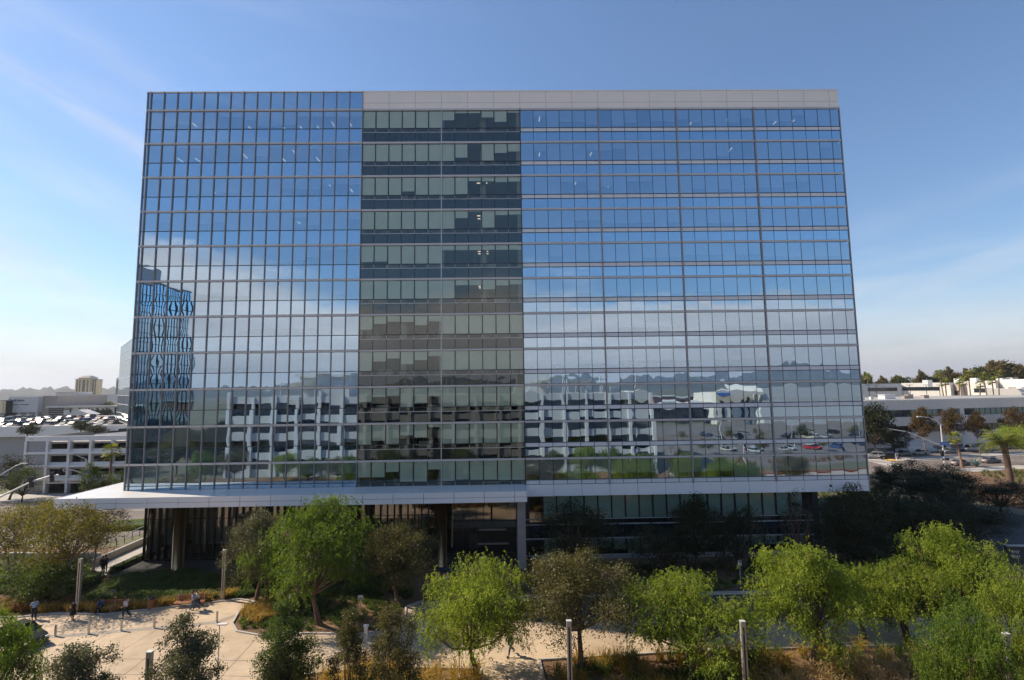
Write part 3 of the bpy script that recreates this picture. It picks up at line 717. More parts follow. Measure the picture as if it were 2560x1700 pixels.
for (px,pb_,pt,wd,key,lb) in ((2120,1425,1250,150,'dkA','dark shaded tree under the overhanging tower corner'),(2330,1300,1180,150,'dkB','dark shaded tree between the two round dark trees, right'),
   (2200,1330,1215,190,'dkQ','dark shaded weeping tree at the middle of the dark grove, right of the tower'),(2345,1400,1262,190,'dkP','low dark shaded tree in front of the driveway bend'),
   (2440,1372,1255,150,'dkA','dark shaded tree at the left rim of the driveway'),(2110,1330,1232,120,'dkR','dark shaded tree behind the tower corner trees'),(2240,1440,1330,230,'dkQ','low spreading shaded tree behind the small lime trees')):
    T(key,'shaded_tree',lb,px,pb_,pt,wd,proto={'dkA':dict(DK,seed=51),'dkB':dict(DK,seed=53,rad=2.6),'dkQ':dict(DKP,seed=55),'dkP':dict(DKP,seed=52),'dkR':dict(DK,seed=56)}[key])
# street trees of the right background
BR=dict(h=9,rad=3.2,base=2.2,kind='oak',leaf='leaf_brown',nl=6500,lobes=9,lsize=.26,trunk_r=.15,tips=9,bark='bark_pale')
for (px,pb_,pt,wd,key,lb,pr_) in ((2192,1140,1005,95,'bgD','black green tree left of the beige office block steps',dict(DK,seed=61,lsize=.3,nl=6000)),
   (2235,1138,1060,80,'bgD','dark low tree right beside the black green one before the beige block',dict(DK,seed=61,lsize=.3,nl=6000)),
   (2316,1138,1018,58,'brA','rust topped street tree behind the lamp arm before the beige block',dict(BR,seed=62,rad=2.6)),
   (2388,1130,1018,64,'brB','rust and green street tree before the beige block, above the white pickup',dict(BR,seed=63)),
   (2450,1130,1028,56,'brA','thin yellow brown street tree before the beige block windows',dict(BR,seed=62,leaf='leaf_olive')),
   (2545,1120,1015,60,'brB','brown street tree at the right edge before the beige block',dict(BR,seed=63))):
    T(key,'street_tree',lb,px,pb_,pt,wd,proto=pr_)
T('grR','street_tree','spreading yellow green tree behind the feather palm at the right edge',2566,1165,1062,140,proto=dict(JAC,seed=64,leaf='leaf_lime',nl=9000,base=2.6,lsize=.2))
# trees on the skyline right
SKY=dict(h=13,rad=6,base=2,kind='oak',leaf='leaf_mid',nl=5200,lobes=11,lsize=.75,trunk_r=.3,tips=9)
def far(key,name,label,px,pyt,wpx,dist,z=0,**pr_):
    (x,y),h=near(px,pyt,dist); rad=wpx/2/FPX*dist
    t=tree(key,name,label,(x,y),(rad/pr_['rad'],rad/pr_['rad'],(h-z)/pr_['h']),rnd.random()*6,**pr_); t.location.z=z; return t
for (px,pt,wd,key,leafn,lb) in ((2163,927,30,'skA','leaf_skygreen','small dark skyline tree just right of the tower edge'),
  (2202,940,38,'skB','leaf_sky','low brownish skyline bush beyond the grey low block'),
  (2250,936,62,'skC','leaf_skygreen','low dark green skyline tree left of the red brown one'),
  (2300,925,40,'skB','leaf_sky','red brown skyline tree standing above the dark green row'),
  (2325,938,80,'skC','leaf_dark','wide dark green skyline tree under the red brown one'),
  (2365,918,60,'skB','leaf_brown','pale brown skyline tree behind the first tall palm'),
  (2410,922,62,'skB','leaf_brown','reddish skyline tree behind the leaning palms'),
  (2448,914,56,'skA','leaf_mid','brown green skyline tree left of the giant one'),
  (2495,898,112,'skD','leaf_sky','giant rounded olive brown skyline tree above the white block'),
  (2552,913,50,'skD','leaf_sky','skyline tree at the right edge of the view')):
    far(key,'skyline_tree',lb,px,pt,wd,300,6,**dict(SKY,seed=70+ord(key[2]),leaf=leafn))
# trees left background
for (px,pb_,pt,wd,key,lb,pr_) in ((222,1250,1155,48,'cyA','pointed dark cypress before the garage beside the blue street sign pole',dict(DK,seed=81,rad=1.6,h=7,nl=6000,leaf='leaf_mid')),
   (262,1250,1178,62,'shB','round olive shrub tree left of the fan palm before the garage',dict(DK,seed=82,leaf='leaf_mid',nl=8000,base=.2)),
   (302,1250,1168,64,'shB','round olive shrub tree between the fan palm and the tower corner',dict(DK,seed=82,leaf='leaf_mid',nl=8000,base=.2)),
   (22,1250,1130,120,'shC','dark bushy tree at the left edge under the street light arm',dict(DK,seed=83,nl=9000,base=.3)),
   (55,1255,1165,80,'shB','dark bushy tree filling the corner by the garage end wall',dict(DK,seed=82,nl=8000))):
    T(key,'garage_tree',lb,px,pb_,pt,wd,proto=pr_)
# ---------------------------------------------------------------- ground and roads
def hgt(x,y):
    t=min(1,max(0,(y-120)/110)); t=t*t*(3-2*t); return (5.2 if x<20 else 6.0)*t
bm=bmesh.new()
xs_=sorted(set([-9000,-6000,-4000,-2500,-1500,-1000,-700,-500]+list(range(-400,401,20))+[500,700,1000,1500,2500,4000,6000,9000]))
vv={}
for i,xx in enumerate(xs_):
    for j,yy in enumerate(xs_): vv[i,j]=bm.verts.new((xx,yy,hgt(xx,yy)-.02))
for i in range(len(xs_)-1):
    for j in range(len(xs_)-1): bm.faces.new((vv[i,j],vv[i+1,j],vv[i+1,j+1],vv[i,j+1]))
me=bpy.data.meshes.new('ground'); bm.to_mesh(me); bm.free(); me.materials.append(MT['earth']); tag(link('ground',me),kind='structure')
poly('planting_soil',[(-60,-40),(-60,9),(-30.6,9),(-30.6,14),(-24,14),(-24,1),(95,1),(95,30),(118,40),(150,58),(170,50),(120,-20),(90,-60),(60,-58.9),(-60,-58.9)],.0,'soil')
PZ=[(-70,-12),(-25.9,-11.5),(-23.7,-10.9),(-18.7,-11.3),(-14,-10.1),(-8.3,-8.6),(-6.6,-9.2),(-6.9,-11.5),(-6.3,-13.6),(-5.2,-15.0),(-2.9,-15.8),(0.9,-15.6),(4.5,-15.9),(7.4,-15.6),(8.4,-14.4),(7.8,-11),(9,-9.9),(12,-9.5),(40,-9.2),(75,-9.8),(82,-16),(75,-19),(50,-19.3),(30,-19.6),(19.2,-20.3),(20.2,-36),(16.4,-36),(15.0,-21.3),(8,-20.8),(4,-21.3),(1.4,-22),(0,-36),(-70,-36)]
poly('plaza_paving',PZ,.035,'plaza')
def strip(name,pts,wd,z,mat,kind='structure'):
    L_=[];R_=[]
    for i,p in enumerate(pts):
        a=pts[max(0,i-1)];b=pts[min(len(pts)-1,i+1)]; d=Vector((b[0]-a[0],b[1]-a[1])).normalized(); n=Vector((-d.y,d.x))*wd/2
        L_.append((p[0]+n.x,p[1]+n.y));R_.append((p[0]-n.x,p[1]-n.y))
    return poly(name,L_+R_[::-1],z,mat,kind)
poly('drop_off_lane',[(19,-9.5),(74,-10),(79,-14),(72,-14.8),(30,-14.6),(19,-14.4)],.042,'asphalt_dark')
BOLL=[(138,1592),(221,1586.5),(303,1578.5),(385,1571.5),(464,1564.5),(542,1557)]
strip('paving_band',[(-29,-15.6)]+[G(*b) for b in BOLL]+[(-6.8,-11.9)],.55,.040,'paving_band')
# saw-cut joints of the plaza
mb=MB()
for a,b in (((-40,-17),(-2,-19.5)),((-24,-12),(-27,-30)),((-18,-15.5),(-21,-30)),((-12,-14),(-14,-30)),((-40,-21),(0,-24)),((-6,-16),(-6.5,-30)),((9,-10),(9.4,-20)),((15,-9.6),(15.2,-20)),((22,-9.5),(22,-19.4)),((30,-9.5),(30,-19)),((40,-9.5),(40,-19)),((0,-16),(16,-16.6)),((8,-13),(70,-13.6)),((-40,-25),(0,-27.5)),((-32,-13),(-36,-30)),((-10,-13.5),(-9.5,-30)),((-3,-16.2),(-2.5,-30)),((-15.5,-14.2),(-17.5,-30)),((-40,-19),(0,-21.6))):
    d=Vector((b[0]-a[0],b[1]-a[1])); n=Vector((-d.y,d.x)).normalized()*.022
    mb.quad((a[0]+n.x,a[1]+n.y,.039),(b[0]+n.x,b[1]+n.y,.039),(b[0]-n.x,b[1]-n.y,.039),(a[0]-n.x,a[1]-n.y,.039))
tag(mb.build('paving_joint','joint'),kind='structure')
mb=MB()
def kerb(pts,w=.15,h=.14,mat=0,m=None):
    m=m or mb
    for a,b in zip(pts,pts[1:]):
        c=((a[0]+b[0])/2,(a[1]+b[1])/2); d=Vector((b[0]-a[0],b[1]-a[1])); l=d.length/2; d.normalize(); m.obox(c,(d.x,d.y),l+.01,w/2,-.05,h,mat)
kerb(PZ[5:17]); kerb([PZ[i] for i in range(17,21)]); kerb([PZ[i] for i in range(21,26)]); kerb(PZ[26:32]); kerb(PZ[0:6])
tag(mb.build('kerb','kerb'),kind='structure')
poly('path',[(-30.2,-1.5),(-26.4,-3.2),(-26.6,5),(-26.6,26),(-29.9,26),(-29.9,8)],.02,'concrete')
poly('side_street',[(-130,9),(-36,9),(-34,14),(-30.5,27),(-30.5,44),(-130,44)],.012,'asphalt')
poly('pavement',[(-130,37.5),(-31,37.5),(-31,44.6),(-130,44.6)],.03,'concrete')
for k,(yy) in enumerate((20,29)): 
    mb=MB()
    for i in range(18): mb.box(-126+i*5,-123.5+i*5,yy-.07,yy+.07,.015,.018)
    tag(mb.build('road_marking','paint_white'),kind='structure')
mb=MB(); mb.box(-130,-37,9.0,9.3,0,.14); mb.box(-130,-31,37.3,37.6,0,.14); tag(mb.build('kerb','kerb'),kind='structure')
poly('back_street',[(-33,27),(60,27) if False else (-30,36),(80,60),(80,75),(-30,60)],.008,'asphalt')
# right hand street, turned .2 rad
ux=(math.cos(.2),math.sin(.2)); uy=(-ux[1],ux[0]); O=(112,70)
def RL(a,b): return (O[0]+ux[0]*a+uy[0]*b,O[1]+ux[1]*a+uy[1]*b)
poly('main_street',[RL(-90,-15),RL(140,-15),RL(140,10.5),RL(-90,10.5)],.012,'asphalt')
poly('side_road',[(70,2),(74,-3),(84,-16),(95,-24),(112,-12),(97,12),(90,20),(96,36),(101,46),(96,58),(84,52),(88,34),(82,20)],.010,'asphalt_dark')
poly('pavement',[RL(-60,10.5),RL(140,10.5),RL(140,14),RL(-60,14)],.03,'concrete')
poly('pavement',[RL(4,-19),RL(140,-19),RL(140,-15),RL(4,-15)],.03,'concrete')
mb=MB()
for b0 in (-2.0,1.6): 
    for i in range(1): mb.obox(RL(65,b0),ux,60,.22,0,.15,0)
tag(mb.build('median_kerb','kerb'),kind='structure')
poly('median',[RL(5,-1.8),RL(125,-1.8),RL(125,1.4),RL(5,1.4)],.06,'concrete')
poly('median_tip',[RL(2.5,-.8),RL(5,-1.8),RL(5,1.4),RL(2.5,.8)],.07,'paint_yellow')
mb=MB()
for i in range(20): mb.obox(RL(14+i*5.5,-8.5),ux,1.2,.07,.014,.018,0)
mb.obox(RL(62,6.2),ux,60,.08,.014,.018,0); mb.obox(RL(62,-3.0),ux,58,.08,.014,.018,0)
for i in range(7):
    a=G(2166+12.5*i,1149.5+3.0*i); b=G(2202+9*i,1148.5+3.1*i); c=((a[0]+b[0])/2,(a[1]+b[1])/2); mb.obox(c,ux,2.6,.32,.014,.018,0)
tag(mb.build('road_marking','paint_white'),kind='structure')
# garage lane, low walls
def wall(name,lab,pts,w,h,mat,z=0):
    m=MB(); kerb(pts,w,h,0,m); o=m.build(name,mat); o.location.z=z; return tag(o,lab,'wall')
wall('retaining_wall','low concrete wall between the footpath and the side road, left of the lobby',[(-30.2,1.5),(-30.4,9),(-30.3,25)],.3,.75,'concrete')
wall('planter_wall','low pale planter wall behind the olive trees at the left',[(-44,5.2),(-31.6,4.4)],.3,.6,'concrete')
wall('kerb_wall','pale low wall along the green strip at the far left',[(-58,-1.2),(-40,-.6)],.25,.45,'concrete')
# railings
def railing(lab,pts,h,mat,posts=True,z0=0,rails=1):
    t=thing('railing',lab,'railing',(0,0,0)); m=MB()
    for k in range(rails): m.path([(p[0],p[1],z0+h-.45*k) for p in pts],[.03]*len(pts),6)
    m.build('handrail',mat,t)
    for a,b in zip(pts,pts[1:]):
        n=max(1,int(math.dist(a,b)/1.5))
        for i in range(n+1):
            q=(a[0]+(b[0]-a[0])*i/n,a[1]+(b[1]-a[1])*i/n); m=MB(); m.box(q[0]-.03,q[0]+.03,q[1]-.03,q[1]+.03,z0,z0+h); m.build('post','black_metal' if posts else mat,t)
    return t
railing('dark post railing with pale handrail beside the side road, left of the lobby',[(-33.1,8.8),(-33.6,15),(-33.4,24)],1.1,'galv')
railing('thin steel handrail descending beside the footpath by the lobby corner',[G(258,1448),(-25.6,0),(-25.6,4)],1.0,'steel')
# ---------------------------------------------------------------- grasses, hedges
def grass(name,lab,spots,mats,rg,hh=.6,blades=34,spread=.30,kind='stuff'):
    V=[];F=[];n0=0
    P=np.array(spots); n=len(P)*blades
    c=np.repeat(P,blades,0); ang=rg.uniform(0,2*PI,n); ln=hh*rg.uniform(.6,1.25,n); out=ln*rg.uniform(.25,1.0,n)
    b=np.stack([c[:,0]+rg.normal(0,spread*.35,n),c[:,1]+rg.normal(0,spread*.35,n),np.full(n,.03)+ (c[:,2] if c.shape[1]>2 else 0)],1)
    d=np.stack([np.cos(ang),np.sin(ang),np.zeros(n)],1); s=np.stack([-np.sin(ang),np.cos(ang),np.zeros(n)],1)*.018
    m=b+d*out[:,None]*.45+np.array([0,0,1])*ln[:,None]*.75; e=b+d*out[:,None]*1.1+np.array([0,0,1])*(ln*rg.uniform(.55,1.0,n))[:,None]
    V=np.stack([b-s,b+s,m+s,m-s,m-s,m+s,e+s*.5,e-s*.5],1).reshape(-1,3)
    me=mesh_quads(name,V,mats); o=link(name,me); o['kind']=kind
    if lab: o['label']=lab
    return o
gr=np.random.default_rng(5)
def inpoly(p,q):
    r=False; j=len(q)-1
    for i in range(len(q)):
        if (q[i][1]>p[1])!=(q[j][1]>p[1]) and p[0]<(q[j][0]-q[i][0])*(p[1]-q[i][1])/(q[j][1]-q[i][1]+1e-12)+q[i][0]: r=not r
        j=i
    return r
def scatter(q,n):
    xa=min(p[0] for p in q);xb=max(p[0] for p in q);ya=min(p[1] for p in q);yb=max(p[1] for p in q); o=[]
    k=0
    while len(o)<n and k<n*30:
        k+=1; p=(gr.uniform(xa,xb),gr.uniform(ya,yb))
        if inpoly(p,q): o.append((*p,0))
    return o
edge=[(-26,-11.2),(-23.8,-10.6),(-18.6,-11.0),(-14,-9.8),(-8.3,-8.2)]
sp=[]
for a,b in zip(edge,edge[1:]):
    for i in range(int(math.dist(a,b)*3.4)):
        t=gr.random(); sp.append((a[0]+(b[0]-a[0])*t+gr.normal(0,.2),a[1]+(b[1]-a[1])*t+abs(gr.normal(.3,.45)),0))
grass('ornamental_grass','golden ornamental grass bordering the plaza behind the benches',sp,'grass_gold',gr,.75,46)
grass('ornamental_grass','reddish tufted grass behind the standing man at the left',scatter([(-34,-10.8),(-24,-10.6),(-22.5,-8.6),(-30,-8)],60),'grass_red',gr,.65,46)
ISL=[(-6.2,-9.4),(-6.6,-11.5),(-5.9,-13.4),(-4.8,-14.5),(-2.8,-15.1),(0.5,-14.9),(7,-15),(7.6,-12),(5,-8.5),(0,-6.5)]
grass('ornamental_grass','golden tufts on the mulched round island',scatter([(-6.2,-9.4),(-6.5,-11.5),(-5.9,-13),(-3.8,-14),(-2,-11),(-3,-8)],70),'grass_gold',gr,.7,46)
grass('ground_cover','low green ground cover on the round island',scatter(ISL,230),'grass_green',gr,.35,40)
grass('ground_cover','tall green grass slope in front of the lobby',scatter([(-23.5,-8.2),(-24.6,-2.3),(-19,0.2),(-14,-2.6),(6,-2.6),(8,-9),(-6,-8),(-12,-8.8),(-18,-9.6)],900),'grass_green',gr,.5,40)
grass('ground_cover','dark green planting in the shade along the lower windows',scatter([(18,-8.6),(18,-1),(55,-1),(60,30),(90,45),(84,24),(64,-8.8)],1500),'grass_green',gr,.45,30)
BEDL=[(1.6,-22.3),(4,-21.6),(8,-21.2),(14.7,-21.7),(15.9,-31),(.6,-31)]
grass('ornamental_grass','tall golden grass at the bottom of the view left of the footpath',scatter(BEDL,170),'grass_gold',gr,1.25,60,.4)
BEDR=[(19.8,-20.9),(30,-20.0),(50,-19.7),(64,-19.5),(66,-30),(20.6,-31)]
grass('ornamental_grass','golden grass in the sunny bed right of the footpath',scatter(BEDR,210),'grass_gold',gr,1.0,56,.4)
grass('ground_cover','green undergrowth between the front right trees',scatter(BEDR,380),'grass_green',gr,.8,46,.4)
grass('plume_grass','pinkish plumed grass at the bottom right between the pepper trees',scatter([(33,-25),(42,-22),(47,-23),(45,-26),(36,-27)],48),'grass_plume',gr,1.35,60,.35)
grass('ground_cover','green strip left of the olive trees',scatter([(-62,-9),(-62,7),(-31.5,3.6),(-27.6,-3),(-27,-8.2)],1100),'grass_green',gr,.5,36)
grass('ground_cover','mixed low planting on the mulch slope by the feather palm, right',scatter([RL(2,-20),RL(60,-20),(150,35),(112,30)],420),'grass_green',gr,.8,30)
def hedge(lab,c,hx,hy,h,rz,leaf,n,z=0,ls=.12,cat='hedge'):
    t=thing('hedge',lab,cat,(c[0],c[1],z),rz); rg=gr
    P=rg.uniform(-1,1,(n,3)); k=rg.integers(0,3,n); s=np.sign(P[np.arange(n),k])
    P[np.arange(n),k]=s*rg.uniform(.8,1.02,n); r=np.linalg.norm(P,axis=1,keepdims=True); P=P*(1-.18*np.clip(r-1,0,1))
    P=P*np.array([hx,hy,h/2])+np.array([0,0,h/2])
    V=leaves_mesh(P,rg.normal(0,1,(n,3))+np.array([0,0,.6]),rg.normal(0,1,(n,3)),ls,.6,rg); link('leaves',mesh_quads('leaves',V,leaf),t)
    m=MB(); m.box(-hx*.8,hx*.8,-hy*.8,hy*.8,0,h*.86); m.build('dark_core','mesh_green',t); return t  # solid dark box added inside the leaf shell, no twigs modelled
hedge('dark clipped hedge block beside the footpath left of the plaza light',(-27.2,-4.6),2.4,1.6,1.25,-.25,'leaf_mid',5200)
hedge('long low clipped green hedge behind the pale trunked olive tree',(-33.5,-3.2),3.6,1.2,.9,-.05,'leaf_green',5600)
hedge('rounded green mound on the traffic island left of the lobby',G(335,1318),3.4,2.2,.75,.2,'leaf_green',6000,ls=.14)
hedge('dark hedge strip along the handrail by the lobby corner',(-24.9-1.0,1.6) if False else (-26.0,2.0),.35,3.4,.75,0,'leaf_mid',3000)
hedge('rounded dark green hedge on the bank below the red tailed cars, right',RL(36,-20.5),6,1.6,1.8,.2,'leaf_green',7000,ls=.2)
hedge('grey green clipped hedge in front on the bank by the feather palm',RL(32,-24.5),6.5,1.2,1.2,.2,'leaf_grey',7000,ls=.18)
hedge('long dark hedge behind the feather palm at the right edge',RL(50,-20),7,1.6,2.0,.2,'leaf_green',7000,ls=.2)
hedge('yellow flowering low shrub mass by the black dark trees at the bank',RL(18,-25),3.4,1.5,.9,.2,'leaf_olive',4000,ls=.16)
# bank of mulch at the right
poly('mulch_bank',[RL(-2,-19.2),RL(80,-19.2),(170,40),(120,22),(104,34)],.02,'soil')
# agave
def agave(lab,c,r):
    t=thing('agave',lab,'agave',(c[0],c[1],0)); 
    rr=random.Random(3)
    m=MB()
    for i in range(26):
        a=i*2.4; el=rr.uniform(.35,1.3); L_=r*rr.uniform(.8,1.1); d=(math.cos(a)*math.cos(el),math.sin(a)*math.cos(el),math.sin(el)); s=(-math.sin(a),math.cos(a),0)
        p0=(d[0]*.1,d[1]*.1,.1); mid=tuple(d[k]*L_*.5 for k in range(3)); e=tuple(d[k]*L_ for k in range(3))
        w1=.08*r;
        m.add([tuple(p0[k]-s[k]*w1 for k in range(3)),tuple(p0[k]+s[k]*w1 for k in range(3)),tuple(mid[k]+s[k]*w1*1.1 for k in range(3)),e,tuple(mid[k]-s[k]*w1*1.1 for k in range(3))],[(0,1,2,3,4)])
    m.build('leaf_rosette','agave',t); return t
agave('blue grey spiky agave on the bank left of the green hedge, right',G(2440,1166),2.2)
# ---------------------------------------------------------------- palms
def fan_palm(lab,loc,h,cr,mat='leaf_palm',lean=(0,0),z=0,group=None,nf=26):
    rr=random.Random(int(abs(loc[0])*10)); t=thing('fan_palm',lab,'palm tree',(loc[0],loc[1],z),0,group); m=MB()
    pts=[(lean[0]*k*k,lean[1]*k*k,h*k) for k in (0,.25,.5,.75,1)]; m.path(pts,[.34*cr/1.6+.05,.24,.22,.2,.19],10); m.build('trunk','palm_bark',t,smooth=True)
    V=[];rg=np.random.default_rng(int(abs(loc[0])*7)); top=np.array(pts[-1])
    for i in range(nf):
        a=i*2.4; el=1.25-2.1*(i/nf)+rr.uniform(-.1,.1); d=np.array([math.cos(a)*math.cos(el),math.sin(a)*math.cos(el),math.sin(el)]); s=np.array([-math.sin(a),math.cos(a),0]); L_=cr*.55
        b=top+d*L_; u=np.cross(d,s)
        for j in range(13):
            th=(j-6)*.21; dir_=d*math.cos(th)+s*math.sin(th)-np.array([0,0,.25+.1*abs(j-6)/3]); e=b+dir_*cr*.62*(1-.25*abs(th)/1.3); w=np.cross(dir_,u); w=w/np.linalg.norm(w)*cr*.045
            V+= [b,b+(e-b)*.5+w,e,b+(e-b)*.5-w]
        w=s*.03; V+=[top-w,top+w,b+w,b-w]
    link('crown',mesh_quads('crown',np.array(V),mat),t); return t
def feather_palm(lab,loc,h,cr,z=0):
    t=thing('feather_palm',lab,'palm tree',(loc[0],loc[1],z)); m=MB(); rr=random.Random(8)
    m.path([(0,0,0),(-.1,0,h*.4),(-.35,0,h*.75),(-.6,0,h)],[.62,.5,.48,.6],12); m.build('trunk','bark',t,smooth=True)
    V=[];top=np.array([-.6,0,h])
    for i in range(44):
        a=i*2.4; el=1.45-1.6*(i/44); L_=cr*rr.uniform(.85,1.1); hd=np.array([math.cos(a),math.sin(a),0]); s=np.array([-math.sin(a),math.cos(a),0])
        for k in range(22):
            q=(k+1)/22; p=top+hd*L_*q*math.cos(el*.7)*1.0+np.array([0,0,1])*L_*(math.sin(el)*q*1.15-.62*q*q)
            for sg in (-1,1):
                dr=(s*sg*.8+hd*.55-np.array([0,0,.35])); e=p+dr*cr*.2*(1.15-abs(q-.4)); w=hd*.07
                V+=[p-w,p+w,e+w*.2,e-w*.2]
    link('crown',mesh_quads('crown',np.array(V),'leaf_palm'),t); return t
q=G(272,1245); fan_palm('sunlit fan palm in front of the garage left of the tower',q,AY(272,1128,q[1])[1],1.8)
q=G(2405,1168); fan_palm('fan palm with red brown trunk beside the right traffic signal pole',q,AY(2390,1094,q[1])[1],1.75,lean=(-1.2,0))
q=G(2527,1212); feather_palm('stout feather palm with drooping fronds at the far right',q,AY(2520,1106,q[1])[1],4.3)
for i,(px,py,lab) in enumerate(((1215,300,'tall fan palm first from the tower before the white block'),(1252,425,'short fan palm under the first tall one before the white block'),(1410,400,'leaning fan palm before the dark recess of the white block'),(1545,430,'short fan palm right of the dark recess of the white block'),(1578,310,'tall fan palm right of the dark recess of the white block'),(1702,455,'lone small fan palm before the long window of the white block'),(1828,330,'tall fan palm at the right end of the long window, white block'),(1912,405,'shorter fan palm left of the tallest one by the white block'),(1962,310,'tallest bright fan palm before the right bays of the white block'))):
    (x,y),h=near(2140+px/5.62,880+py/5.62,188+3*(i%3)); fan_palm(lab,(x,y),h-3,1.9,z=3,lean=((i%3-1)*1.3,0),nf=20)
q,h=near(2168,940,250); fan_palm('fan palm on the skyline touching the tower edge',q,h-6,2.1,z=6,nf=18)
# ---------------------------------------------------------------- street furniture
def light_post(lab,loc,h=4.6,grp='slotted metal plaza lights'):
    t=thing('light_post',lab,'light post',(*loc,.03),0,grp)
    m=MB(); m.box(-.14,.14,-.11,.11,0,.9); m.box(-.14,-.05,-.11,.11,.9,h-.35); m.box(.05,.14,-.11,.11,.9,h-.35); m.box(-.14,.14,-.11,.11,h-.35,h-.04); m.build('post','post_metal',t)
    m=MB(); m.box(-.155,.155,-.125,.125,h-.04,h); m.build('cap','galv',t)
    m=MB(); m.box(-.045,.045,.05,.09,.92,h-.37); m.build('lens','lobby_frame',t); return t
light_post('tall slotted metal light post by the grass behind the woman in black',G(193,1530))
light_post('slotted light post right of the sunlit bench at the plaza edge',G(557,1501))
for px,py,lab in ((375,1629,'slotted light post rising at the bottom left beside the young oak'),(1422,1552,'slotted light post in front of the big dark oak trunk'),(1856,1553,'slotted light post between the two front right pepper trees'),(2515,1584,'slotted light post at the bottom right corner'),(1207,1393,'slotted light post in the shade before the entrance')):
    light_post(lab,G(px,py,5.5 if py>1500 else 4.6),5.5 if py>1500 else 4.6)
def bollard(lab,loc):
    t=thing('bollard',lab,'bollard',(*loc,.035),0,'steel bollards across the plaza'); m=MB(); m.lathe((0,0,0),[(.085,0),(.085,.86),(.075,.89)],14); m.build('post','steel',t,smooth=False)
    m=MB(); m.lathe((0,0,0),[(.12,0),(.12,.02)],14); m.build('base_plate','galv',t); return t
b0=bollard('steel bollard at the left end of the row across the plaza',G(*BOLL[0]))
for i,lab in enumerate(('second steel bollard from the left, in tree shade','third steel bollard from the left, below the walking person in white','fourth steel bollard from the left, below the dark bin','fifth steel bollard, behind the tip of the young oak','steel bollard at the right end of the row by the grass island')):
    q=G(*BOLL[i+1]); dup(b0,loc=(*q,.035),label=lab)
def bench(lab,loc,rz):
    t=thing('bench',lab,'bench',(*loc,.035),rz,'slatted wooden benches along the plaza edge'); L_=2.6
    m=MB(); 
    for k in range(5): m.box(-L_/2,L_/2,-.28+k*.12,-.18+k*.12,.42,.455)
    m.build('seat','wood',t); m=MB()
    for k in range(4): m.box(-L_/2,L_/2,.33+k*.02,.36+k*.02,.52+k*.11,.61+k*.11)
    m.build('backrest','wood',t)
    for sx in (-1,0,1):
        m=MB(); x=sx*(L_/2-.2); m.box(x-.03,x+.03,-.26,-.2,0,.42); m.box(x-.03,x+.03,.27,.33,0,.95); m.box(x-.03,x+.03,-.26,.33,.37,.42); m.build('leg','post_metal',t)
    return t
B1=G(474,1517); B2=G(281,1531)
bench('sunlit reddish wooden bench behind the two walking people',B1,.12)
bench('shaded wooden bench with the seated person in blue',B2,.04)
def bin_(lab,loc):
    t=thing('litter_bin',lab,'litter bin',(*loc,.03)); m=MB(); m.lathe((0,0,0),[(.28,0),(.3,.05),(.3,.85),(.27,.88)],16); m.build('body','wood',t)
    m=MB(); m.lathe((0,0,.88),[(.33,0),(.34,.06),(.2,.14)],16); m.build('lid','black_metal',t); return t
bin_('dark reddish litter bin between the two benches',G(377,1523))
def wheel(m,c,r,ax='y',n=18):
    for i in range(n):
        a=2*PI*i/n;b=2*PI*(i+1)/n
        m.tube((c[0]+r*math.cos(a),c[1],c[2]+r*math.sin(a)),(c[0]+r*math.cos(b),c[1],c[2]+r*math.sin(b)),.018,n=5)
t=thing('bicycle','dark bicycle parked in the planting behind the shaded bench','bicycle',(*G(276,1499),.02),.25)
for sx in (-.52,.52):
    m=MB(); wheel(m,(sx,0,.34),.33); m.build('wheel','tyre',t)
m=MB()
for a,b in (((-.52,0,.34),(-.12,0,.32)),((-.12,0,.32),(.40,0,.78)),((-.12,0,.32),(-.22,0,.82)),((-.22,0,.82),(.40,0,.78)),((.52,0,.34),(.38,0,.95)),((-.52,0,.34),(-.2,0,.75))): m.tube(a,b,.022,n=6)
m.build('frame','steel',t)
m=MB(); m.tube((.38,-.25,.97),(.38,.25,.97),.02,n=6); m.build('handlebar','black_metal',t)
m=MB(); m.box(-.34,-.1,-.07,.07,.83,.89); m.build('saddle','black_metal',t)
def small_sign(lab,loc,h,w,hh,mat='sign_white',red=False,post='galv',lines=True):
    t=thing('sign',lab,'sign',(*loc,0)); m=MB(); m.tube((0,.03,0),(0,.03,h),.03,n=8); m.build('post',post,t)
    m=MB(); m.box(-w/2,w/2,-.02,.0,h-hh,h); s=m.build('panel',mat,t)
    m=MB()
    if red: m.lathe((0,0,0),[(.001,0),(w*.32,0),(w*.32,.01)],16); o=m.build('symbol','sign_red',s); o.location=(0,-.022,h-hh*.25); o.rotation_euler=(PI/2,0,0)
    if lines:
        m=MB()
        for k in range(3): m.box(-w*.36,w*.30,-.026,-.021,h-hh*(.55+.13*k)-.02,h-hh*(.55+.13*k))
        m.build('lettering','sign_dark',s)
    return t
small_sign('small white information sign in the island shade under the large pepper tree',G(901,1528),1.35,.48,.36)
small_sign('white sign with red symbol on a pale pole in the shade at the right',G(1852,1462),2.3,.34,.5,red=True)
small_sign('white sign with red symbol left above the front pepper tree',G(1114,1492),2.1,.34,.5,red=True)
small_sign('thin post with small plate behind the foreground young oak in the island',G(722,1560),2.4,.2,.3,lines=False)
t=thing('path_light','white box path light on the paving before the island','path light',(*G(915,1600),.03)); m=MB(); m.box(-.13,.13,-.1,.1,0,1.0); m.build('post','galv',t); m=MB(); m.box(-.2,.2,-.14,.14,1.0,1.08); m.build('cap','sign_white',t)
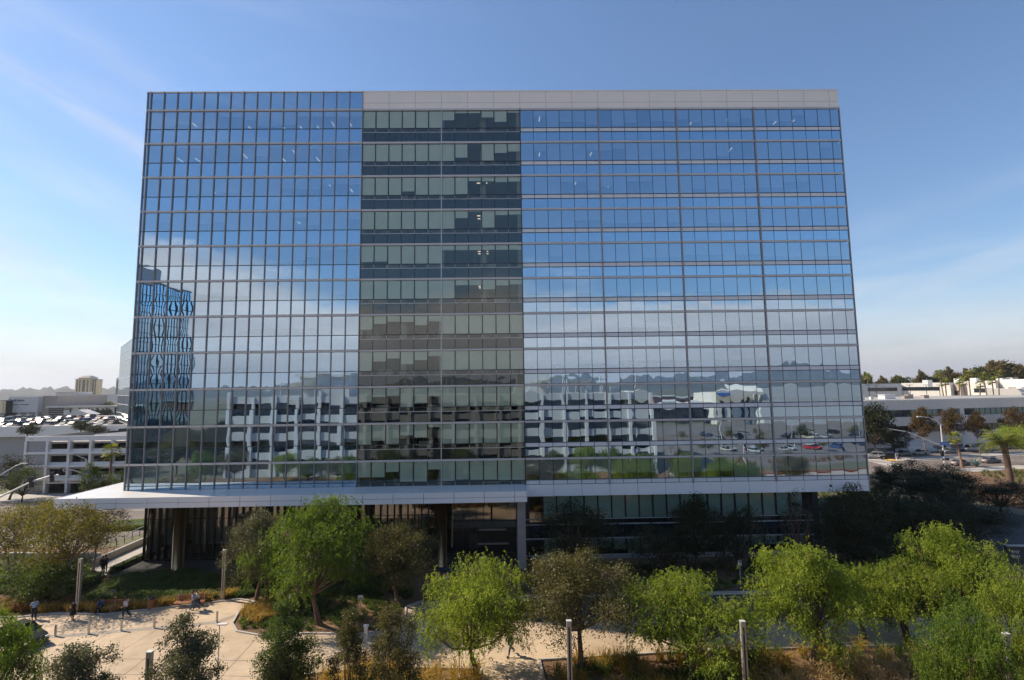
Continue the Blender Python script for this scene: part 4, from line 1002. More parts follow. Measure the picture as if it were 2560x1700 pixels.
def lamp(lab,loc,h=4.4):
    t=thing('path_lamp',lab,'path lamp',(*loc,.03)); m=MB(); m.tube((0,0,0),(0,0,h),.05,.04,n=10); m.lathe((0,0,0),[(.12,0),(.12,.05)],10); m.build('pole','galv',t)
    m=MB(); m.box(-.12,.5,-.13,.13,h,h+.07); m.build('lamp_head','galv',t); return t
lamp('slim pole lamp with flat head behind the foreground young oak',G(549,1563,4.2),4.2)
lamp('slim lamp post on the footpath mulch right of the big dark oak',G(1568,1645),3.6)
lamp('slim lamp post at the foot of the front pepper tree by the bottom footpath',G(1148,1688),3.2)
# round concrete footings
for px,py,lab in ((1568,1646,'round concrete footing of the slim lamp right of the dark oak'),(1148,1691,'round concrete footing of the slim lamp by the bottom footpath')):
    m=MB(); m.lathe((*G(px,py),0),[(.34,-.1),(.34,.09),(.28,.12)],18); tag(m.build('lamp_footing','concrete'),lab,'footing')
# black wall sign with the street numbers
q=G(2535,1408); t=thing('address_sign','dark upright monument sign with pale street numbers at the right edge','monument sign',(*q,0),-.12)
m=MB(); m.box(-.55,1.6,0,.35,0,1.75); m.build('slab','sign_dark',t); m=MB(); m.box(-.6,1.65,-.05,.4,1.75,1.85); m.build('cap','post_metal',t)
text('4707',.42,'number','galv',t,(.25,-.02,1.15),(PI/2,0,0)); text('4747',.42,'number','galv',t,(.25,-.02,.68),(PI/2,0,0))
# traffic signals
def signal_head(par,p,face=-1,rz=0):
    m=MB(); m.box(-.2,.2,-.12,.12,-.55,.55); m.box(-.32,.32,.12,.14,-.68,.68)
    o=m.build('signal_head','black_metal',par); o.location=p; o.rotation_euler=(0,0,rz)
    for k in range(3):
        m=MB(); m.lathe((0,0,0),[(.11,0),(.13,.10),(.13,.2)],12); v=m.build('visor','black_metal',o); v.location=(0,-.12,.36-.36*k); v.rotation_euler=(PI/2,0,0)
def pole(par,p0,p1,r0,r1,mat='galv',name='pole'):
    m=MB(); m.tube(p0,p1,r0,r1,n=10); return m.build(name,mat,par,smooth=False)
def arm(par,pts,rs,name='mast_arm'):
    m=MB(); m.path(pts,rs,8); return m.build(name,'galv',par)
def name_sign(par,c,w,h,txt,rz=0,mat='sign_blue'):
    m=MB(); m.box(-w/2,w/2,-.03,.03,-h/2,h/2); o=m.build('street_name_sign',mat,par); o.location=c; o.rotation_euler=(0,0,rz)
    text(txt,h*.62,'lettering','sign_white',o,(0,-.04,0),(PI/2,0,0),.005); return o
# right one
q=G(2363,1172); X,Y_=q; t=thing('traffic_signal','tall galvanised traffic signal pole with street lamp arm and mast arm, right of the tower','traffic signal',(X,Y_,0))
h_=AY(2358,1062,Y_)[1]; pole(t,(0,0,0),(-.1,0,h_),.2,.13)
def rel(px,py): a,b=AY(px,py,Y_); return (a-X,0,b)
arm(t,[rel(2357,1063),rel(2340,1052),rel(2322,1044),rel(2305,1042)],[.09,.08,.07,.06],'lamp_arm')
m=MB(); a=rel(2300,1042); m.box(a[0]-.7,a[0]+.3,-.2,.2,a[2]-.08,a[2]+.14); m.build('lamp_head','galv',t)
arm(t,[rel(2358,1117),rel(2275,1082),rel(2265,1079),rel(2222,1072)],[.16,.12,.11,.08])
signal_head(t,rel(2219,1074),rz=.2); signal_head(t,rel(2266,1084),rz=.2)
a=rel(2359,1133); signal_head(t,(a[0]-.45,-.1,a[2]),rz=-.9)
a=rel(2362,1148); m=MB(); m.box(a[0]-.4,a[0]+.9,-.15,.15,a[2]-.25,a[2]+.25); m.build('walk_signal','black_metal',t)
a=rel(2359,1109); name_sign(t,(a[0],-.25,a[2]),2.3,.75,'Executive Dr')
# left near one (its mast arm only enters the view)
q=(-87,33.5) if False else G(215,1232); X,Y_=q; t=thing('traffic_signal','traffic signal pole with blue street name sign before the garage, left','traffic signal',(X,Y_,0))
pole(t,(0,0,0),rel(215,1147),.16,.11); arm(t,[rel(215,1187),rel(200,1181),rel(183,1175),rel(155,1174)],[.11,.1,.09,.06])
arm(t,[rel(215,1147),rel(203,1143),rel(190,1137)],[.07,.06,.05],'lamp_arm'); m=MB(); a=rel(172,1135); m.box(a[0]-.5,a[0]+1.2,-.18,.18,a[2]-.06,a[2]+.12); m.build('lamp_head','galv',t)
a=rel(163,1175); m=MB(); m.box(a[0]-.3,a[0]+.3,-.1,-.07,a[2]-.3,a[2]+.3); s=m.build('no_turn_sign','sign_white',t); m=MB(); m.lathe((0,0,0),[(.2,0),(.2,.01)],14); o=m.build('symbol','sign_red',s); o.location=(a[0],-.11,a[2]); o.rotation_euler=(PI/2,0,0)
a=rel(215,1180); name_sign(t,(a[0]+.15,-.2,a[2]),1.35,.36,'Judicial Dr')
a=rel(151,1180); signal_head(t,a); a=rel(212,1206); signal_head(t,(a[0]-.3,-.1,a[2])); a=rel(212,1216); signal_head(t,(a[0]+.3,0,a[2]),rz=1.2)
# far left foreground mast arms: pole just outside the frame
Y_=22.0; X=AY(-20,1240,Y_)[0]; t=thing('traffic_signal','long pale mast arm with two black signal heads entering from the left edge','traffic signal',(X,Y_,0))
pole(t,(0,0,0),(0,0,AY(-20,1165,Y_)[1]),.16,.12); arm(t,[rel(-20,1252),rel(77,1205),rel(128,1189),rel(146,1187)],[.16,.12,.10,.07])
arm(t,[rel(-20,1200),rel(0,1188),rel(38,1165),rel(52,1160)],[.08,.07,.06,.05],'lamp_arm'); m=MB(); a=rel(59,1159); m.box(a[0]-.5,a[0]+.5,-.15,.15,a[2]-.05,a[2]+.09); m.build('lamp_head','galv',t)
for px,py in ((79,1199),(80,1211),(131,1187),(131,1198)):
    a=rel(px,py); m=MB(); m.box(a[0]-.22,a[0]+.22,-.2,.1,a[2]-.42,a[2]+.42); o=m.build('signal_head','black_metal',t)
    for k in range(3): mm=MB(); mm.box(a[0]-.40,a[0]-.22,-.12,.06,a[2]+.18-.26*k,a[2]+.26-.26*k); mm.build('visor','black_metal',o)
# distant left signal
(X,Y_),hh=near(100,1032,330); t=thing('traffic_signal','distant street light and signal arm before the white low building, left','traffic signal',(X,Y_,3)); 
def rel3(px,py): a,b=AY(px,py,Y_); return (a-X,0,b-3)
pole(t,rel3(98,1060),rel3(101,1018),.3,.2); arm(t,[rel3(101,1018),rel3(115,1013),rel3(130,1012)],[.18,.15,.2],'lamp_arm'); arm(t,[rel3(100,1040),rel3(150,1028),rel3(190,1024)],[.28,.2,.16]); a=rel3(194,1026); m=MB(); m.box(a[0]-.8,a[0]+.8,-.3,.3,a[2]-1.1,a[2]+1.1); m.build('signal_head','black_metal',t)
# crossing sign right
q=G(2242,1153); t=thing('crossing_sign','small white and black median sign at the end of the zebra crossing','road sign',(*q,.06),.2); m=MB(); m.box(-.05,.05,-.05,.05,0,1.2); m.build('post','sign_white',t); m=MB(); m.box(-.38,.38,-.08,-.04,.9,1.95); s=m.build('panel','sign_white',t); m=MB(); m.box(-.22,-.08,-.1,-.08,1.2,1.75); m.box(.04,.2,-.1,-.08,1.35,1.75); m.build('symbol','sign_dark',s)
# orange and white construction drum
q=G(2333,1195); t=thing('traffic_drum','orange and white striped traffic drum between the two round dark trees','traffic drum',(*q,0)); m=MB()
for k in range(5): m.lathe((0,0,k*.3+.02),[(.4,0),(.38,.29)],14,k%2)
m.build('drum',['flower_orange','sign_white'],t); m=MB(); m.lathe((0,0,0),[(.5,0),(.5,.05)],12); m.build('base','tyre',t)
# ---------------------------------------------------------------- cars
def lerp(a,b,t): return a+(b-a)*t
def make_car(name,typ):
    t=bpy.data.objects.new(name,None); COL.objects.link(t); t.empty_display_size=.3
    L_={'sedan':4.8,'hatch':4.4,'suv':4.7,'pickup':5.7}[typ]; W=1.82 if typ!='pickup' else 1.95
    H={'sedan':1.45,'hatch':1.5,'suv':1.75,'pickup':1.85}[typ]
    # lower body stations: (x, half width, bottom, shoulder)
    st={'sedan':[(-2.4,.60,.42,.80),(-2.32,.82,.28,.93),(-1.7,.90,.22,.97),(-.6,.91,.2,.95),(.9,.91,.2,.92),(1.7,.89,.22,.84),(2.2,.82,.25,.74),(2.4,.62,.36,.62)],
        'hatch':[(-2.15,.68,.42,.95),(-2.1,.84,.28,1.02),(-1.6,.88,.22,1.0),(-.5,.89,.2,.96),(.8,.89,.2,.92),(1.5,.88,.22,.86),(2.0,.80,.25,.74),(2.2,.60,.36,.6)],
        'suv':[(-2.33,.74,.48,1.05),(-2.28,.88,.34,1.1),(-1.7,.93,.28,1.1),(-.5,.94,.26,1.07),(.9,.94,.26,1.05),(1.7,.93,.28,1.0),(2.2,.86,.32,.92),(2.36,.7,.42,.78)],
        'pickup':[(-2.85,.88,.5,1.12),(-2.8,.95,.42,1.16),(-1.9,.97,.4,1.16),(-.8,.98,.38,1.14),(.8,.98,.38,1.12),(1.8,.97,.4,1.1),(2.6,.93,.42,1.02),(2.85,.8,.5,.88)]}[typ]
    m=MB(); P=[]
    for (x,hw,b,s) in st:
        P+= [(x,-hw*.93,b),(x,-hw,b+(s-b)*.45),(x,-hw*.97,s-.06),(x,-hw*.86,s),(x,hw*.86,s),(x,hw*.97,s-.06),(x,hw,b+(s-b)*.45),(x,hw*.93,b)]
    F=[]
    for i in range(len(st)-1):
        for j in range(8): F.append((i*8+j,i*8+(j+1)%8,(i+1)*8+(j+1)%8,(i+1)*8+j))
    F+=[tuple(reversed(range(8))),tuple(range(8*(len(st)-1),8*len(st)))]
    m.add(P,F)
    if typ=='pickup': m.box(-2.7,-.75,-.86,-.80,1.1,1.3); m.box(-2.7,-.75,.80,.86,1.1,1.3); m.box(-2.78,-2.7,-.86,.86,1.1,1.3)
    body=m.build('body','car_paint',t,smooth=False)
    # cabin: glass ring and painted roof
    cb={'sedan':((-1.75,.95),(-1.05,H-.03),(.15,H),(1.05,.90)),'hatch':((-2.05,1.02),(-1.5,H-.06),(.1,H),(1.15,.90)),'suv':((-2.2,1.1),(-1.85,H-.05),(.1,H),(1.05,1.05)),'pickup':((-.75,1.14),(-.6,H-.02),(.55,H),(1.25,1.12))}[typ]
    sh=.86*W/2+.02; tp=.66*W/2+.04
    def ring(x,z,hw): return [(x,-hw,z),(x,hw,z)]
    (a,za),(b,zb_),(c,zc),(d,zd)=cb
    m=MB(); V=ring(a,za-.04,sh)+ring(b,zb_-.03,tp)+ring(c,zc-.03,tp)+ring(d,zd-.04,sh)
    m.add(V,[(0,1,3,2),(2,3,5,4),(4,5,7,6),(0,2,4,6),(1,7,5,3),(0,6,7,1)]); m.build('windows','car_glass',t)
    m=MB(); m.add([(b-.1,-tp,zb_-.06),(b-.1,tp,zb_-.06),(b-.1,tp*.92,zb_),(b-.1,-tp*.92,zb_),(c+.1,-tp,zc-.05),(c+.1,tp,zc-.05),(c+.1,tp*.92,zc+.01),(c+.1,-tp*.92,zc+.01)],[(0,1,2,3),(7,6,5,4),(3,2,6,7),(0,3,7,4),(1,5,6,2),(0,4,5,1)])
    for sg in (-1,1):
        for (p,q2) in (((a,sg*sh*1.005,za-.02),(b,sg*tp*1.01,zb_-.02)),((c,sg*tp*1.01,zc-.02),(d,sg*sh*1.005,zd-.02)),(((a+d)/2-.1,sg*sh*1.01,.97*za),((b+c)/2,sg*tp*1.02,zc-.02))): m.tube(p,q2,.035,n=5)
    m.build('roof','car_paint',t)
    wr=.33 if typ in('sedan','hatch') else .38
    for wx in (-L_*.29,L_*.30):
        for sg in (-1,1):
            m=MB(); m.tube((wx,sg*(W/2-.19),wr),(wx,sg*(W/2+.01),wr),wr,n=18); w_=m.build('wheel','tyre',t); m=MB(); m.tube((wx,sg*(W/2-.02),wr),(wx,sg*(W/2+.025),wr),wr*.6,n=12); m.build('rim','rim',w_)
    xf=st[-1][0]; zf=st[-2][3]
    for sg in (-1,1):
        m=MB(); m.box(xf-.32,xf-.03,sg*.62-.15,sg*.62+.15,zf-.16,zf-.02); m.build('headlight','lamp_clear',t)
        m=MB(); xr=st[0][0]; zr=st[1][3]; m.box(xr-.01,xr+.14,sg*.66-.16,sg*.66+.16,zr-.26,zr-.1); m.build('tail_light','lamp_red',t)
        m=MB(); m.box(d-.55,d-.38,sg*(W/2+.0)-.09,sg*(W/2)+.09,zd+.0,zd+.12); m.build('mirror','car_paint',t)
    m=MB(); m.box(xf-.06,xf+.02,-.55,.55,.42,.56); m.build('grille','lobby_frame',t)
    m=MB(); m.box(st[0][0]-.02,st[0][0]+.02,-.26,.26,.6,.74); m.build('number_plate','plate',t)
    return t
CARS={}
CC={'white':(.36,.36,.355),'silver':(.2,.205,.21),'grey':(.16,.165,.17),'black':(.012,.012,.014),'red':(.38,.02,.02),'blue':(.03,.07,.2),'dark blue':(.02,.03,.07),'beige':(.45,.40,.32),'green':(.03,.08,.05),'bright blue':(.02,.25,.55)}
CT={'sedan':'saloon car','hatch':'hatchback','suv':'estate car','pickup':'pickup truck'}
def car(typ,col,lab,loc,rz,z=0,group=None):
    if typ not in CARS: CARS[typ]=t=make_car('parked_car' if typ!='pickup' else 'pickup_truck',typ)
    else: t=dup(CARS[typ])
    t.location=(loc[0],loc[1],z); t.rotation_euler=(0,0,rz); tag(t,lab,'car' if typ!='pickup' else 'pickup truck')
    if 'group' in t: del t['group']
    if group: t['group']=group
    for c in t.children:
        if c.name.split('.')[0] in('body','roof','mirror'): c.color=(*CC[col],1)
    return t
car('sedan','black','black saloon car nose out under the bright green tree at the left edge',G(52,1608),-.42,.035)
g='cars parked along the kerb of the right street'
for typ,col,px,py,rz,lab in (('suv','silver',2192,1141,2.9,'silver blue four wheel drive nearest the tower on the right street'),('suv','white',2186,1146,2.75,'white blue car in front of the silver one by the zebra crossing'),
  ('sedan','black',2219,1147,3.0,'black car with lit reflections behind the median sign'),('sedan','grey',2258,1139,3.3,'grey saloon between the black car and the white hatchback'),('hatch','white',2302,1137,3.34,'white hatchback in the middle of the parked row, right street'),
  ('sedan','silver',2373,1133,3.34,'silver saloon parked behind the signal pole'),('pickup','white',2427,1128,3.34,'white double cab pickup parked right of the red brown fan palm'),('sedan','silver',2478,1126,3.34,'silver saloon behind the white pickup'),('sedan','grey',2530,1122,3.34,'grey car at the far end of the parked row')):
    car(typ,col,lab,G(px,py),rz,.015,g)
car('sedan','silver','silver saloon with red tail lights waiting by the palm trunk',G(2402,1163),.2,.015)
car('sedan','grey','grey saloon with red tail lights driving away beyond the agave',G(2478,1157),.2,.015)
t=car('hatch','white','white van like car whose nose shows at the canopy tip, side street',G(148,1272),3.14,.015)
car('hatch','silver','silver hatchback driving on the distant road left of the gabled hut',near(140,1052,290)[0],0.1,5.0)
# ---------------------------------------------------------------- people
def skinmesh(name,pts,edges,rad,mat,parent,root=0,sub=1):
    me=bpy.data.meshes.new(name); me.from_pydata([tuple(p) for p in pts],edges,[]); o=link(name,me); md=o.modifiers.new('s','SKIN')
    sv=me.skin_vertices[0].data
    for i,r in enumerate(rad): sv[i].radius=r if isinstance(r,tuple) else (r,r); sv[i].use_root=(i==root)
    if sub: s=o.modifiers.new('b','SUBSURF'); s.levels=sub; s.render_levels=sub
    dg=bpy.context.evaluated_depsgraph_get(); dg.update(); m2=bpy.data.meshes.new_from_object(o.evaluated_get(dg)); bpy.data.objects.remove(o)
    m2.materials.clear(); m2.materials.append(MT[mat]); m2.polygons.foreach_set('use_smooth',[True]*len(m2.polygons)); return link(name,m2,parent)
def person(lab,loc,rz,pose,top,legs,hair='hair_brown',z=.035,skirt=False,h=1.75):
    t=thing('person',lab,'person',(loc[0],loc[1],z),rz); s=h/1.75; t.scale=(s,s,s)
    # faces +x ; left is +y
    sit=pose=='sit'; ph=.92 if not sit else .50
    J={'pel':(0,0,ph),'wst':(.01,0,ph+.16),'chs':(.02,0,ph+.38),'nck':(.0,0,ph+.56),'hd0':(.01,0,ph+.62),'hd1':(.03,0,ph+.72),'hd2':(.02,0,ph+.80)}
    if sit: J['chs']=(.0,0,ph+.38)
    lean=.10 if pose=='lean' else 0
    for k in ('wst','chs','nck','hd0','hd1','hd2'): x_,y_,z_=J[k]; J[k]=(x_+lean*(z_-ph)*1.2+(.05 if k[0]=='h' and pose in('lean','sit') else 0),y_,z_)
    LEG={'stand':((.0,0),(.0,0)),'stride':((.30,.36),(-.16,-.46)),'lean':((.28,.30),(-.16,-.48)),'sit':((.44,.40),(.42,.50)),'run':((.22,.12),(-.12,-.50))}[pose]
    for sg,n,(kx,fx) in ((1,'L',LEG[0]),(-1,'R',LEG[1])):
        J['hip'+n]=(0,.09*sg,ph-.03); 
        if sit: J['kne'+n]=(kx,.13*sg,.50); J['ank'+n]=(fx,.13*sg,.09)
        else:
            bk=.12 if fx<-.3 else 0
            J['kne'+n]=(kx*.75,.10*sg,.50-.02*abs(kx)); J['ank'+n]=(fx,.10*sg,.09+bk)
        J['toe'+n]=(J['ank'+n][0]+.17,.11*sg,J['ank'+n][2]-.05 if J['ank'+n][2]<.15 else J['ank'+n][2]-.11)
    ARM={'stand':((.04,.30,-.27),(.12,.22,-.42)),'stride':((-.10,.25,-.27),(.02,.24,-.50)),'lean':((-.08,.24,-.25),(.10,.22,-.46)),'sit':((.10,.24,-.25),(.34,.14,-.34)),'fold':((.02,.28,-.24),(.22,.05,-.18)),'run':((-.1,.25,-.26),(.12,.24,-.4))}
    ak='fold' if 'arms folded' in lab or 'hands together' in lab else pose
    sh=J['nck'][2]-.06
    for sg,n in ((1,'L'),(-1,'R')):
        e,w_=ARM[ak]; f=-1 if (sg<0 and ak in('stride','lean','run')) else 1
        J['sho'+n]=(J['nck'][0],.17*sg,sh); J['elb'+n]=(J['nck'][0]+e[0]*f,e[1]*sg,sh+e[2]); J['wri'+n]=(J['nck'][0]+(w_[0]*f if f>0 else .22),w_[1]*sg,sh+w_[2]); 
    names=list(J); idx={k:i for i,k in enumerate(names)}; pts=[J[k] for k in names]
    E=[('pel','wst'),('wst','chs'),('chs','nck'),('nck','hd0'),('hd0','hd1'),('hd1','hd2')]
    for n in 'LR': E+=[('pel','hip'+n),('hip'+n,'kne'+n),('kne'+n,'ank'+n),('ank'+n,'toe'+n),('chs','sho'+n),('sho'+n,'elb'+n),('elb'+n,'wri'+n)]
    RR={'pel':.135,'wst':.125,'chs':.15,'nck':.058,'hd0':.062,'hd1':.098,'hd2':.082,'hip':.09,'kne':.062,'ank':.042,'toe':.038,'sho':.062,'elb':.044,'wri':.03}
    rad=[RR[k] if k in RR else RR[k[:-1]] for k in names]; edges=[(idx[a],idx[b]) for a,b in E]
    # hands: a palm and five fingers
    for n,sg in (('L',1),('R',-1)):
        w0=Vector(J['wri'+n]); d=(w0-Vector(J['elb'+n])).normalized(); side=Vector((1,0,0)) if abs(d.x)<.8 else Vector((0,0,1)); side=(side-d*side.dot(d)).normalized()
        pts.append(w0+d*.06); rad.append((.036,.018)); pi_=len(pts)-1; edges.append((idx['wri'+n],pi_))
        for k,(o,l) in enumerate(((-.03,.07),(-.01,.085),(.01,.08),(.03,.065))):
            pts.append(w0+d*(.07+l*.5)+side*o*1.2); rad.append(.009); pts.append(w0+d*(.06+l)+side*o*1.2+Vector((.015,0,0))); rad.append(.007); edges+=[(pi_,len(pts)-2),(len(pts)-2,len(pts)-1)]
        pts.append(w0+d*.05-side*.05); rad.append(.01); pts.append(w0+d*.085-side*.06); rad.append(.008); edges+=[(pi_,len(pts)-2),(len(pts)-2,len(pts)-1)]
    body=skinmesh('body',pts,edges,rad,'skin',t)
    hx,hy,hz=J['hd1']
    f=MB(); f.lathe((hx+.105,0,hz-.02),[(.004,.03),(.016,-.012),(.012,-.02)],6); f.build('nose','skin',t)
    f=MB()
    for sg in(-1,1): f.lathe((hx+.094,.034*sg,hz+.018),[(.002,-.008),(.010,0),(.002,.008)],6)
    f.box(hx+.092,hx+.1,-.024,.024,hz-.055,hz-.048); f.build('face_features','hair_black',t)
    for sg in(-1,1): f=MB(); f.lathe((hx,.1*sg,hz-.02),[(.008,0),(.018,.03),(.008,.055)],6); f.build('ear','skin',t)
    m=MB(); m.lathe((hx-.018,0,hz+.0),[(.075,-.06),(.106,-.01),(.108,.05),(.085,.105),(.03,.132)],12); hr=m.build('hair',hair,t,smooth=True)
    def sub(ks,es,r,mat,name,root=0):
        return skinmesh(name,[J[k] if k in J else k for k in ks],es,r,mat,t,root)
    if top:
        eL=[tuple(lerp(J['sho'+n][i],J['elb'+n][i],.85) for i in range(3)) for n in 'LR']
        p=[J['pel'],J['wst'],J['chs'],(J['nck'][0],0,J['nck'][2]-.03),J['shoL'],eL[0],J['shoR'],eL[1]]
        ed=[(0,1),(1,2),(2,3),(2,4),(4,5),(2,6),(6,7)]; r=[.155,.15,.172,.085,.082,.068,.082,.068]
        if top in('cloth_black','cloth_navy'):
            for n,a in (('L',5),('R',7)): p.append(J['wri'+n]); r.append(.05); ed.append((a,len(p)-1))
        skinmesh('dress' if skirt else 'shirt',p,ed,r,top,t)
    if skirt:
        m=MB(); m.lathe((0,0,0),[(.25,.48),(.24,.6),(.20,.8),(.17,1.0),(.15,1.12)],16); m.build('skirt',top,t,smooth=True)
    else:
        p=[J['pel']];ed=[];r=[.158]
        for n in 'LR':
            b=len(p); p+=[J['hip'+n],J['kne'+n],(lerp(J['kne'+n][0],J['ank'+n][0],.93),J['ank'+n][1],lerp(J['kne'+n][2],J['ank'+n][2],.93))]; r+=[.112,.085,.065]; ed+=[(0,b),(b,b+1),(b+1,b+2)]
        skinmesh('trousers',p,ed,r,legs,t)
    for n in 'LR':
        a=Vector(J['ank'+n]);b=Vector(J['toe'+n]); skinmesh('shoe',[a+Vector((-.04,0,-.03)),a+Vector((.02,0,-.035)),b+Vector((.03,0,0))],[(0,1),(1,2)],[.045,.05,.036],'shoe',t)
    return t
person('standing man in grey shirt and black trousers with hands together at the left plaza edge',G(84,1550),2.3,'stand','cloth_blue','cloth_black','hair_brown')
MTc=None
person('woman in a black knee length dress standing below the left light post',G(181,1552),1.2,'stand','cloth_black','cloth_black','hair_black',skirt=True,h=1.68)
person('seated person in dark blue shirt at the left end of the shaded bench',(B2[0]-1.0,B2[1]-.03),-1.45,'sit','cloth_navy','cloth_black','hair_black')
person('walker in white shirt and black trousers with one leg behind, before the shaded bench',G(313,1547),2.9,'run','cloth_white','cloth_black','hair_black')
person('walking man in pale blue shirt leading before the sunlit bench',G(484,1530),-2.9,'lean','cloth_blue','cloth_denim','hair_brown')
person('walking man in white shirt just behind the other before the sunlit bench',G(494,1525),-2.9,'lean','cloth_white','cloth_navy','hair_brown')
person('person in dark clothes walking away on the footpath, left one of the pair',G(255,1432),1.9,'stride','cloth_black','cloth_black','hair_black',.02)
person('person in dark clothes walking away on the footpath, right one of the pair',G(263,1430),1.9,'stand','cloth_navy','cloth_black','hair_black',.02)
person('person in black top bending beside the front pepper tree by the footpath',G(1277,1640),-2.4,'lean','cloth_black','cloth_denim','hair_black')
# ---------------------------------------------------------------- parking garage, left
GX0,GY=-79.4,45.0
ga=thing('parking_garage','pale concrete multi level parking garage left behind the canopy','parking garage',(0,0,0))
pit=4.28; nb=14; LV=[(10.25,11.2,'parapet'),(7.65,8.1,'floor_beam'),(5.05,5.5,'floor_beam'),(2.5,2.92,'floor_beam')]
for a,b,nm in LV:
    m=MB()
    for i in range(nb*2): m.box(GX0+i*pit/2+.01,GX0+(i+1)*pit/2-.01,GY-.06,GY+.35,a,b)
    m.build(nm,'garage_conc',ga)
for a,b in ((8.1,8.62),(5.5,6.0),(2.92,3.42)):
    m=MB(); m.box(GX0+.3,GX0+nb*pit,GY+.28,GY+.42,a,b); m.build('upstand','garage_conc',ga)
for i in range(nb+1):
    m=MB(); xx=GX0+i*pit; m.box(xx-.05,xx+.42,GY-.12,GY+.75,0,10.24); m.build('column','garage_conc',ga)
m=MB()
for a,b in ((8.1,10.2),(5.5,7.6),(2.9,5.0),(0,2.45)): m.box(GX0+.5,GX0+pit-.1,GY+.15,GY+.3,a,b)
m.build('infill_wall','grey_block',ga)
m=MB()
for z_ in (10.05,7.6,5.0,2.45): m.box(GX0,GX0+nb*pit,GY+.4,GY+60,z_-.35,z_)
m.build('deck','concrete',ga)
m=MB(); 
for k,yy in enumerate((GY+17,GY+34,GY+51)):
    for i in range(nb): m.box(GX0+i*pit+2,GX0+i*pit+2.5,yy,yy+.5,0,10)
m.box(GX0,GX0+.3,GY+.4,GY+60,0,11.0); m.box(GX0,GX0+nb*pit,GY+59.7,GY+60,0,10)
m.build('inner_column','grey_block',ga)
m=MB(); 
for (xa,xb) in ((GX0+pit+.45,GX0+2*pit-.1),(GX0+2*pit+.45,GX0+3*pit-.1),(GX0+3*pit+.45,GX0+3*pit+2.6)): m.box(xa,xb,GY+.0,GY+.1,1.85,2.48)
sb=m.build('sign_board','sand_wall',ga); text('NO EXIT',.34,'lettering','sign_dark',sb,(GX0+pit*1.6,GY-.02,2.2),(PI/2,0,0),.01); text('PARKING FACILITY',.34,'lettering','sign_red',sb,(GX0+pit*2.55,GY-.02,2.2),(PI/2,0,0),.01)
m=MB(); m.box(GX0+.7,GX0+1.6,GY-.075,GY-.06,10.6,10.85); m.build('plaque','mullion_pale',ga)
# ramp walls and raised rear deck
m=MB(); m.add([(GX0+8,52,10.05),(GX0+40,52,10.05),(GX0+40,52.3,10.05),(GX0+8,52.3,10.05),(GX0+8,52,10.9),(GX0+40,52,12.3) if False else (GX0+24,52,12.0),(GX0+24,52.3,12.0),(GX0+8,52.3,10.9)],[(0,1,5,4),(1,2,6,5),(2,3,7,6),(3,0,4,7),(4,5,6,7)]); m.build('ramp_wall','garage_conc',ga)
g2=thing('upper_parking_deck','broad raised parking deck crowded with cars behind the garage','parking deck',(0,0,0))
m=MB(); m.box(-150,-62,66,67,9.5,12.0); m.box(-62,-20,72,72.6,9.9,11.9); m.build('parapet','garage_conc',g2)
m=MB(); m.box(-150,-62,67,150,10.4,10.8); m.box(-62,-10,72.6,150,10.4,10.8); m.build('deck','concrete',g2)
m=MB(); m.box(-149,-80,67,148,.1,10.3); m.build('wall','grey_block',g2)
cr=random.Random(4); cols=['white','silver','white','grey','black','silver','beige','red','white','blue','dark blue','silver']
def rowname(i): return ('first','second','third','fourth','fifth','sixth','seventh','eighth','ninth','tenth','eleventh','twelfth','thirteenth','fourteenth')[i]
for r_,yy in enumerate((78,85.5,94,102,112,121)):
    for i in range(14 if r_<4 else 12):
        if cr.random()<.12: continue
        d=yy+58.3; xx=16.93+(-1290+ i*(23 if r_>1 else 24))/FPX*d+.016*d+cr.uniform(-.3,.3)
        if (xx-16.93)/d> -0.76: continue
        col=cr.choice(cols); typ=cr.choice(('sedan','hatch','suv','sedan')); 
        car(typ,col,'%s %s, %s from the left in the %s row of the rooftop deck'%(col,CT[typ],rowname(i),rowname(r_)),(xx,yy),PI/2+cr.choice((0,PI))+cr.uniform(-.05,.05),10.82,'cars parked on the rooftop deck')
car('pickup','black','black pickup truck on the top level of the garage near the front edge',(-68.4+1,55),.1,10.06)
car('pickup','white','white pickup truck on the garage top beside the tower',(-53.5,57),3.3,10.06)
car('hatch','white','white car nose at the garage top edge cut by the tower',(-47.5,50.5),3.2,10.06)
for i,(xx,zz) in enumerate(((-70.5,7.66),(-66.3,7.66),(-62,7.66),(-58,7.66),(-69.6,5.06),(-64.5,5.06),(-60,5.06),(-55.5,5.06),(-66.7,2.5))):
    car(('hatch','sedan')[i%2],('black','silver','grey','black','beige','black','grey','dark blue','grey')[i],'%s car on garage level %s, number %s from the end wall'%(('black','silver','grey','black','beige','black','grey','dark blue','grey')[i],('three','two','one')[0 if i<4 else 1 if i<8 else 2],('one','two','three','four')[i%4]),(xx,GY+4.5+(i%3)*.7),(.25,3.0)[i%2],zz,'cars inside the garage levels')
# planter trees on the roof
DKs=dict(DK,seed=91,h=3.2,rad=2.0,nl=2500,lsize=.22,base=.8)
for px,py,dd,lab in ((72,1070,107,'small bare rooftop tree on the garage top left'),(205,1062,118,'thin tree among the cars on the rooftop'),(240,1072,112,'small dark tree beside the white pickup on the rooftop')):
    (x,y),h=near(px,py,dd); t_=tree('roofT','rooftop_tree',lab,(x,y),(1,1,(h-10.1+.8)/3.2),1,**DKs); t_.location.z=10.06
